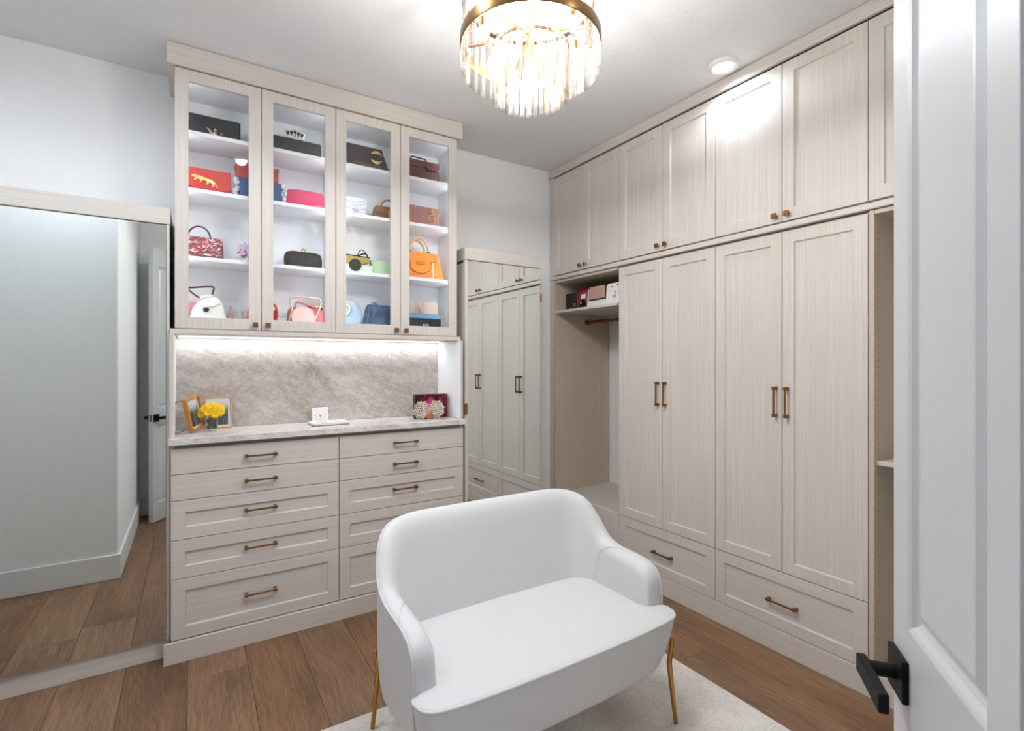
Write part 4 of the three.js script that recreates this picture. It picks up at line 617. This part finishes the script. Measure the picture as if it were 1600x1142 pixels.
// ------------------------------------------------------------------ boxes and bags on the hanging bay shelf (facing the room)
{
  const y = 1.8236, side = (name, label, cat, F, x = 2.53) => thing(name, label, cat, [x, y, -F], turnW);
  let t = side('box', 'black box with tiny white marks at the corner of the bay shelf', 'box', 3.085, 2.55);
  const texB = ctex(256, 256, (x, w, h) => { x.fillStyle = '#111110'; x.fillRect(0, 0, w, h); x.fillStyle = '#d8d8d4'; for (const [a, b, c, d] of [[0.66, 0.62, 0.05, 0.05], [0.73, 0.63, 0.04, 0.04], [0.79, 0.62, 0.05, 0.05], [0.6, 0.74, 0.13, 0.03], [0.76, 0.74, 0.1, 0.03]]) x.fillRect(w * a, h * b, w * c, h * d); });
  part('box', planar(cb(-0.07, 0.07, 0, 0.135, -0.08, 0.04, 0.003), -0.07, 0, 0.14, 0.135), std(0xffffff, 0.4, 0, { map: texB }), t);
  t = side('handbag', 'crimson rounded bag with a black and white patch on the bay shelf', 'handbag', 2.952);
  part('body', soft(0.14, 0.11, 0.158, 0.09, 0.06, 0.04), leather(0x8c0f2c, 0.45), t);
  part('patch', ext(smooth([[0.0, 0.0], [0.055, 0.0], [0.058, 0.05], [0.03, 0.07], [0.005, 0.055]], 30), 0.006, 0.001, 0.04), M.black, t, 'black patch');
  part('patch_motif', [ext(shapeOf([[0.006, 0.072], [0.056, 0.074], [0.056, 0.108], [0.008, 0.106]]), 0.005, 0.001, 0.038), ball(0.0055, 0.012, 0.042, 0.047)], std(0xe8e6e2, 0.5), t, 'white patch');
  t = side('handbag', 'white bag with a dusty pink flap edged in black', 'handbag', 2.775);
  part('body', soft(0.225, 0.215, 0.142, 0.08, 0.06, 0.01), leather(0xe9e6e1, 0.42), t);
  part('flap_edge', ext(shapeOf([[-0.08, 0.048], [0.098, 0.05], [0.1, 0.146], [-0.078, 0.146]]), 0.006, 0.002, 0.036), M.black, t);
  part('flap', ext(shapeOf([[-0.07, 0.056], [0.094, 0.058], [0.096, 0.147], [-0.068, 0.147]]), 0.007, 0.002, 0.039), leather(0xc09a8c, 0.5), t, 'dusty pink flap');
  part('base_trim', cb(-0.108, 0.09, 0.002, 0.008, 0.028, 0.041), M.black, t);
  t = side('box', 'white box printed with small black marks beside the wardrobe', 'box', 2.575, 2.535);
  const texM = ctex(256, 256, (x, w, h) => { x.fillStyle = '#eeecea'; x.fillRect(0, 0, w, h); x.fillStyle = '#26262b'; for (let i = 0; i < 26; i++) { x.save(); x.translate(R(8, w - 8), R(8, h - 8)); x.rotate(R(-1, 1)); x.beginPath(); if (i % 3) x.ellipse(0, 0, R(3, 7), R(7, 13), 0, 0, 7); else x.rect(-13, -3, 26, 6); x.fill(); x.restore(); } });
  part('box', planar(cb(-0.085, 0.085, 0, 0.15, -0.06, 0.045, 0.004), -0.085, 0, 0.17, 0.15), std(0xffffff, 0.45, 0, { map: texM }), t);
}
// ------------------------------------------------------------------ on the counter
{
  const y = 1.0612;
  const texPhoto = s => ctex(128, 192, (x, w, h) => { const k = hash(s, 1, 2); const g = ['#dfe3e6', '#c9d0d4', '#a9b3b4', '#7f8a86', '#56605c', '#333a38', '#1d2122', '#15181a']; for (let i = 0; i < h; i++) { x.fillStyle = g[Math.min(7, Math.floor(i / h * 8.2))]; x.fillRect(0, i, w, 1); }
    for (let i = 0; i < 46; i++) { const a = hash(i, s, 5) * w, b = h * (0.35 + 0.5 * hash(i, s, 6)), c = 20 + 60 * hash(i, s, 7); x.fillStyle = ['#20272a', '#39443f', '#5d6a5f', '#2a2f3a'][i % 4]; x.beginPath(); x.moveTo(a, b - c * 0.6); x.lineTo(a + 8 + 6 * k, b + c); x.lineTo(a - 8, b + c); x.closePath(); x.fill(); } });
  function photoFrame(label, w, h, bar, depth, mat, photo, [x, F], turn, roll, lean) {
    const t = thing('photo_frame', label, 'picture frame', [x, y + 0.0004, -F], turn);
    t.rotation.order = 'YXZ'; t.rotation.x = -lean; t.rotation.z = roll;
    if (roll) t.position.y += Math.sin(Math.abs(roll)) * w / 2 + 0.001;
    const s = shapeOf([[-w / 2, 0], [w / 2, 0], [w / 2, h], [-w / 2, h]]); s.holes.push(shapeOf([[-w / 2 + bar, bar], [-w / 2 + bar, h - bar], [w / 2 - bar, h - bar], [w / 2 - bar, bar]]));
    part('frame', ext(s, depth, 0.0008, -depth / 2), mat, t);
    if (photo) { const m = bar + 0.011; part('mat_board', cb(-w / 2 + bar, w / 2 - bar, bar, h - bar, -0.003, -0.001, 0.0003), std(0xe9e7e4, 0.6), t); part('photograph', planar(cb(-w / 2 + m, w / 2 - m, m, h - m, -0.001, 0.0002, 0.0002), -w / 2 + m, m, w - 2 * m, h - 2 * m), std(0xffffff, 0.3, 0, { map: texPhoto(photo) }), t); }
    part('pane', cb(-w / 2 + bar - 0.0008, w / 2 - bar + 0.0008, bar - 0.0008, h - bar + 0.0008, 0.0012, 0.0026, 0.0002), M.glass, t);
    return t;
  }
  photoFrame('thin gold empty glass frame leaning against the wooden photo frame', 0.1, 0.15, 0.004, 0.007, M.brass, 0, [-0.034, 3.02], 0.7, 0.2, 0.1);
  photoFrame('golden oak frame holding a misty landscape photo, tilted by the flowers', 0.125, 0.17, 0.01, 0.022, std(0xb9803e, 0.4), 3, [0.026, 3.06], 1.05, 0.2, 0.1);
  photoFrame('pale copper photo frame standing upright behind the yellow flowers', 0.13, 0.172, 0.0075, 0.012, std(0xd6a880, 0.3, 0.5), 8, [0.121, 3.145], 0.12, 0, 0.1);
  let t = thing('vase', 'clear glass tumbler of water holding the yellow flowers', 'vase', [0.088, y, -3.05]);
  part('glass', new THREE.LatheGeometry([[0, 0.0005], [0.026, 0.0005], [0.028, 0.003], [0.0295, 0.078], [0.0283, 0.079], [0.0268, 0.01], [0, 0.009]].map(p => new THREE.Vector2(...p)), 40), M.glass, t);
  part('water', cyl(0.0262, 0.045, 0, 0.0335, 0, 32), phys({ color: 0xe4f0e6, roughness: 0, transmission: 1, thickness: 0, ior: 1.33 }), t);
  { const g = []; for (let i = 0; i < 14; i++) { const a = i * 2.4, r = 0.016; g.push(ball(0.011, r * Math.cos(a), 0.02 + (i % 5) * 0.012, r * Math.sin(a), 0.9, 0.9, 0.35).rotateY(a * 0.2)); } part('leaves', g, std(0x1e4a20, 0.6), t, undefined, 'stuff'); }
  const petal = new THREE.SphereGeometry(1, 8, 6), gy = std(0xf4c80a, 0.55, 0, { side: THREE.DoubleSide }), gc = std(0xb99512, 0.7), gs = std(0x2d5a26, 0.6);
  [[-0.03, 0.114, 0.008, -0.5, 0.3, 'upper daisy of the yellow bunch on the side of the oak frame'], [-0.01, 0.126, 0.0, -0.2, 0.6, 'yellow daisy at the top of the bunch over the oak frame side'], [0.014, 0.124, -0.006, 0.2, 0.6, 'yellow daisy at the top of the bunch before the copper frame'], [0.036, 0.116, 0.0, 0.5, 0.5, 'outermost yellow daisy reaching over the dark photo in the copper frame'], [-0.016, 0.1, 0.026, -0.3, 0.05, 'yellow daisy facing forward above the rim of the tumbler, oak frame side'], [0.012, 0.092, 0.032, 0.05, -0.1, 'lowest yellow daisy facing forward with its green centre showing'], [0.034, 0.1, 0.02, 0.5, 0.05, 'yellow daisy low in the bunch, copper frame side'], [-0.046, 0.092, 0.012, -0.9, 0.0, 'yellow daisy hanging out sideways towards the oak frame'], [0.022, 0.112, 0.02, 0.3, 0.3, 'yellow daisy in the middle of the bunch']].forEach(([fx, fy, fz, yaw, pitch, label], i) => {
    const f = thing('flower', label, 'flower', [0.088 + fx, y + fy, -3.05 + fz], 0, 'yellow daisies in the tumbler');
    const tilt = new THREE.Euler(-pitch, yaw, 0, 'YXZ'), g = [];
    for (let ring = 0; ring < 2; ring++) for (let k = 0; k < 15; k++) { const a = (k + ring * 0.5) / 15 * Math.PI * 2, r = 0.016 - ring * 0.004; g.push(petal.clone().scale(0.0105, 0.0032, 0.0012).translate(r, 0, 0.001 + ring * 0.003).rotateY(-0.15 - ring * 0.25).rotateZ(a)); }
    part('petals', join(g).applyMatrix4(new THREE.Matrix4().makeRotationFromEuler(tilt)), gy, f, undefined, 'stuff');
    part('flower_head', ball(0.0065, 0, 0, 0.004, 1, 1, 0.55).applyMatrix4(new THREE.Matrix4().makeRotationFromEuler(tilt)), gc, f);
    part('stem', tube([[0, 0, -0.001], [-fx * 0.4, -0.02, -fz * 0.4], [-fx * 0.85, -fy + 0.03, -fz * 0.85], [-fx * 0.9 + 0.004, -fy + 0.013, -fz * 0.9]], 0.0014, 14, 5), gs, f);
  });
  t = thing('book', 'white magazine lying flat on the counter with gold and floral cover', 'book', [0.668, y, -3.03], 0.05);
  const texCover = ctex(256, 128, (x, w, h) => { x.fillStyle = '#eeeae6'; x.fillRect(0, 0, w, h); for (let i = 0; i < 16; i++) { x.fillStyle = ['#d79a4e', '#c98234', '#e6b877'][i % 3]; x.beginPath(); x.ellipse(R(40, 110), R(35, 95), R(5, 14), R(4, 9), rnd() * 3, 0, 7); x.fill(); } for (let i = 0; i < 18; i++) { x.fillStyle = ['#ffffff', '#a9a4a4', '#c9c4c8', '#7d7a80'][i % 4]; x.beginPath(); x.ellipse(R(150, 235), R(15, 80), R(4, 11), R(4, 9), rnd() * 3, 0, 7); x.fill(); } });
  part('pages', cb(-0.098, 0.098, 0.0025, 0.0135, -0.066, 0.066, 0.001), std(0xe8e4df, 0.7), t); part('back_cover', cb(-0.1, 0.1, 0, 0.0025, -0.068, 0.068, 0.0006), M.black, t);
  { const c = cb(-0.1, 0.1, 0.0135, 0.0155, -0.068, 0.068, 0.0006), p = c.attributes.position; for (let i = 0; i < p.count; i++) c.attributes.uv.setXY(i, (p.getX(i) + 0.1) / 0.2, 1 - (p.getZ(i) + 0.068) / 0.136); part('front_cover', c, std(0xffffff, 0.35, 0, { map: texCover }), t); }
  t = thing('box', 'small white square box with a round emblem behind the magazine', 'box', [0.642, y + 0.0003, -3.135], 0.08); t.rotation.x = -0.06;
  const texCard = ctex(128, 128, (x, w, h) => { x.fillStyle = '#f1f0ef'; x.fillRect(0, 0, w, h); x.strokeStyle = '#d8d5d3'; x.lineWidth = 3; x.beginPath(); x.arc(w / 2, h * 0.56, 36, 0, 7); x.stroke(); x.fillStyle = '#b5aeb0'; x.beginPath(); x.arc(w / 2, h * 0.54, 11, 0, 7); x.fill(); x.fillRect(w / 2 - 3, h * 0.6, 6, 12); });
  part('box', planar(cb(-0.046, 0.046, 0, 0.088, -0.009, 0.009, 0.002), -0.046, 0, 0.092, 0.088), std(0xffffff, 0.4, 0, { map: texCard }), t);
  t = thing('clutch', 'crimson marbled box clutch standing behind the beaded clutch', 'clutch bag', [1.302, y + 0.0003, -3.035]);
  const texMarble = ctex(256, 192, (x, w, h) => { x.fillStyle = '#3d0716'; x.fillRect(0, 0, w, h); const tri = (p, c) => { x.fillStyle = c; x.beginPath(); p.forEach(([a, b], i) => i ? x.lineTo(a, b) : x.moveTo(a, b)); x.fill(); }; for (let i = 0; i < 60; i++) { x.fillStyle = ['#7d1031', '#560b22', '#9c1c47'][i % 3]; x.beginPath(); x.ellipse(rnd() * w, rnd() * h, R(5, 16), R(4, 10), rnd() * 3, 0, 7); x.fill(); } tri([[50, 90], [125, 14], [200, 90], [125, 150]], '#b02a5e'); tri([[70, 95], [125, 40], [180, 95], [125, 140]], '#c2477a'); });
  part('body', planar(cb(-0.113, 0.103, 0, 0.152, -0.022, 0.022, 0.004), -0.113, 0, 0.216, 0.152), std(0xffffff, 0.2, 0, { map: texMarble }), t);
  part('end_panel', cb(0.1032, 0.113, 0.001, 0.151, -0.021, 0.021, 0.003), std(0x8d2f3c, 0.3), t); part('clasp', [cb(-0.02, 0.014, 0.152, 0.157, -0.006, 0.006, 0.001), ball(0.005, -0.012, 0.158, 0), ball(0.005, 0.006, 0.158, 0)], M.silver, t);
  t = thing('clutch', 'ivory pearl beaded butterfly clutch with a copper centre', 'clutch bag', [1.262, y + 0.0003, -2.975]);
  const lobe = x => loft([0, 25, 50, 70, 86].map(a => { const r = 0.052 * Math.cos(a * Math.PI / 180), z = 0.02 * Math.sin(a * Math.PI / 180); return Array.from({ length: 24 }, (_, i) => { const q = i / 24 * Math.PI * 2; return [x + r * Math.cos(q), 0.056 + r * 1.04 * Math.sin(q), z]; }); }));
  part('body', [lobe(-0.05), lobe(0.05), cb(-0.05, 0.05, 0.02, 0.08, -0.012, 0.004, 0.003)], std(0x86725f, 0.6), t);
  { const g = []; for (const s of [-0.05, 0.05]) for (let i = 0; i < 84; i++) { const q = i * 2.39996, r = 0.054 * Math.sqrt((i + 0.5) / 84), z = 0.021 * Math.sqrt(Math.max(0, 1 - (r / 0.056) ** 2)); g.push(new THREE.IcosahedronGeometry(R(0.0038, 0.0062), 1).translate(s + r * Math.cos(q), 0.057 + r * 1.05 * Math.sin(q), z + 0.002)); } part('pearls', g, phys({ color: 0xe3d8c8, roughness: 0.28, clearcoat: 0.4 }), t, 'ivory pearl beads', 'stuff'); }
  part('centre', loft([[0, 0.5], [0.006, 0.9], [0.02, 1], [0.038, 0.85], [0.052, 0.5], [0.058, 0.15]].map(([yy, k]) => ringRect(0.046 * k, 0.03 * k, yy + 0.001, 0.012, 0.016))), std(0xc07a58, 0.35, 0.6), t, 'copper centre');
}
renderer.render(scene, camera);
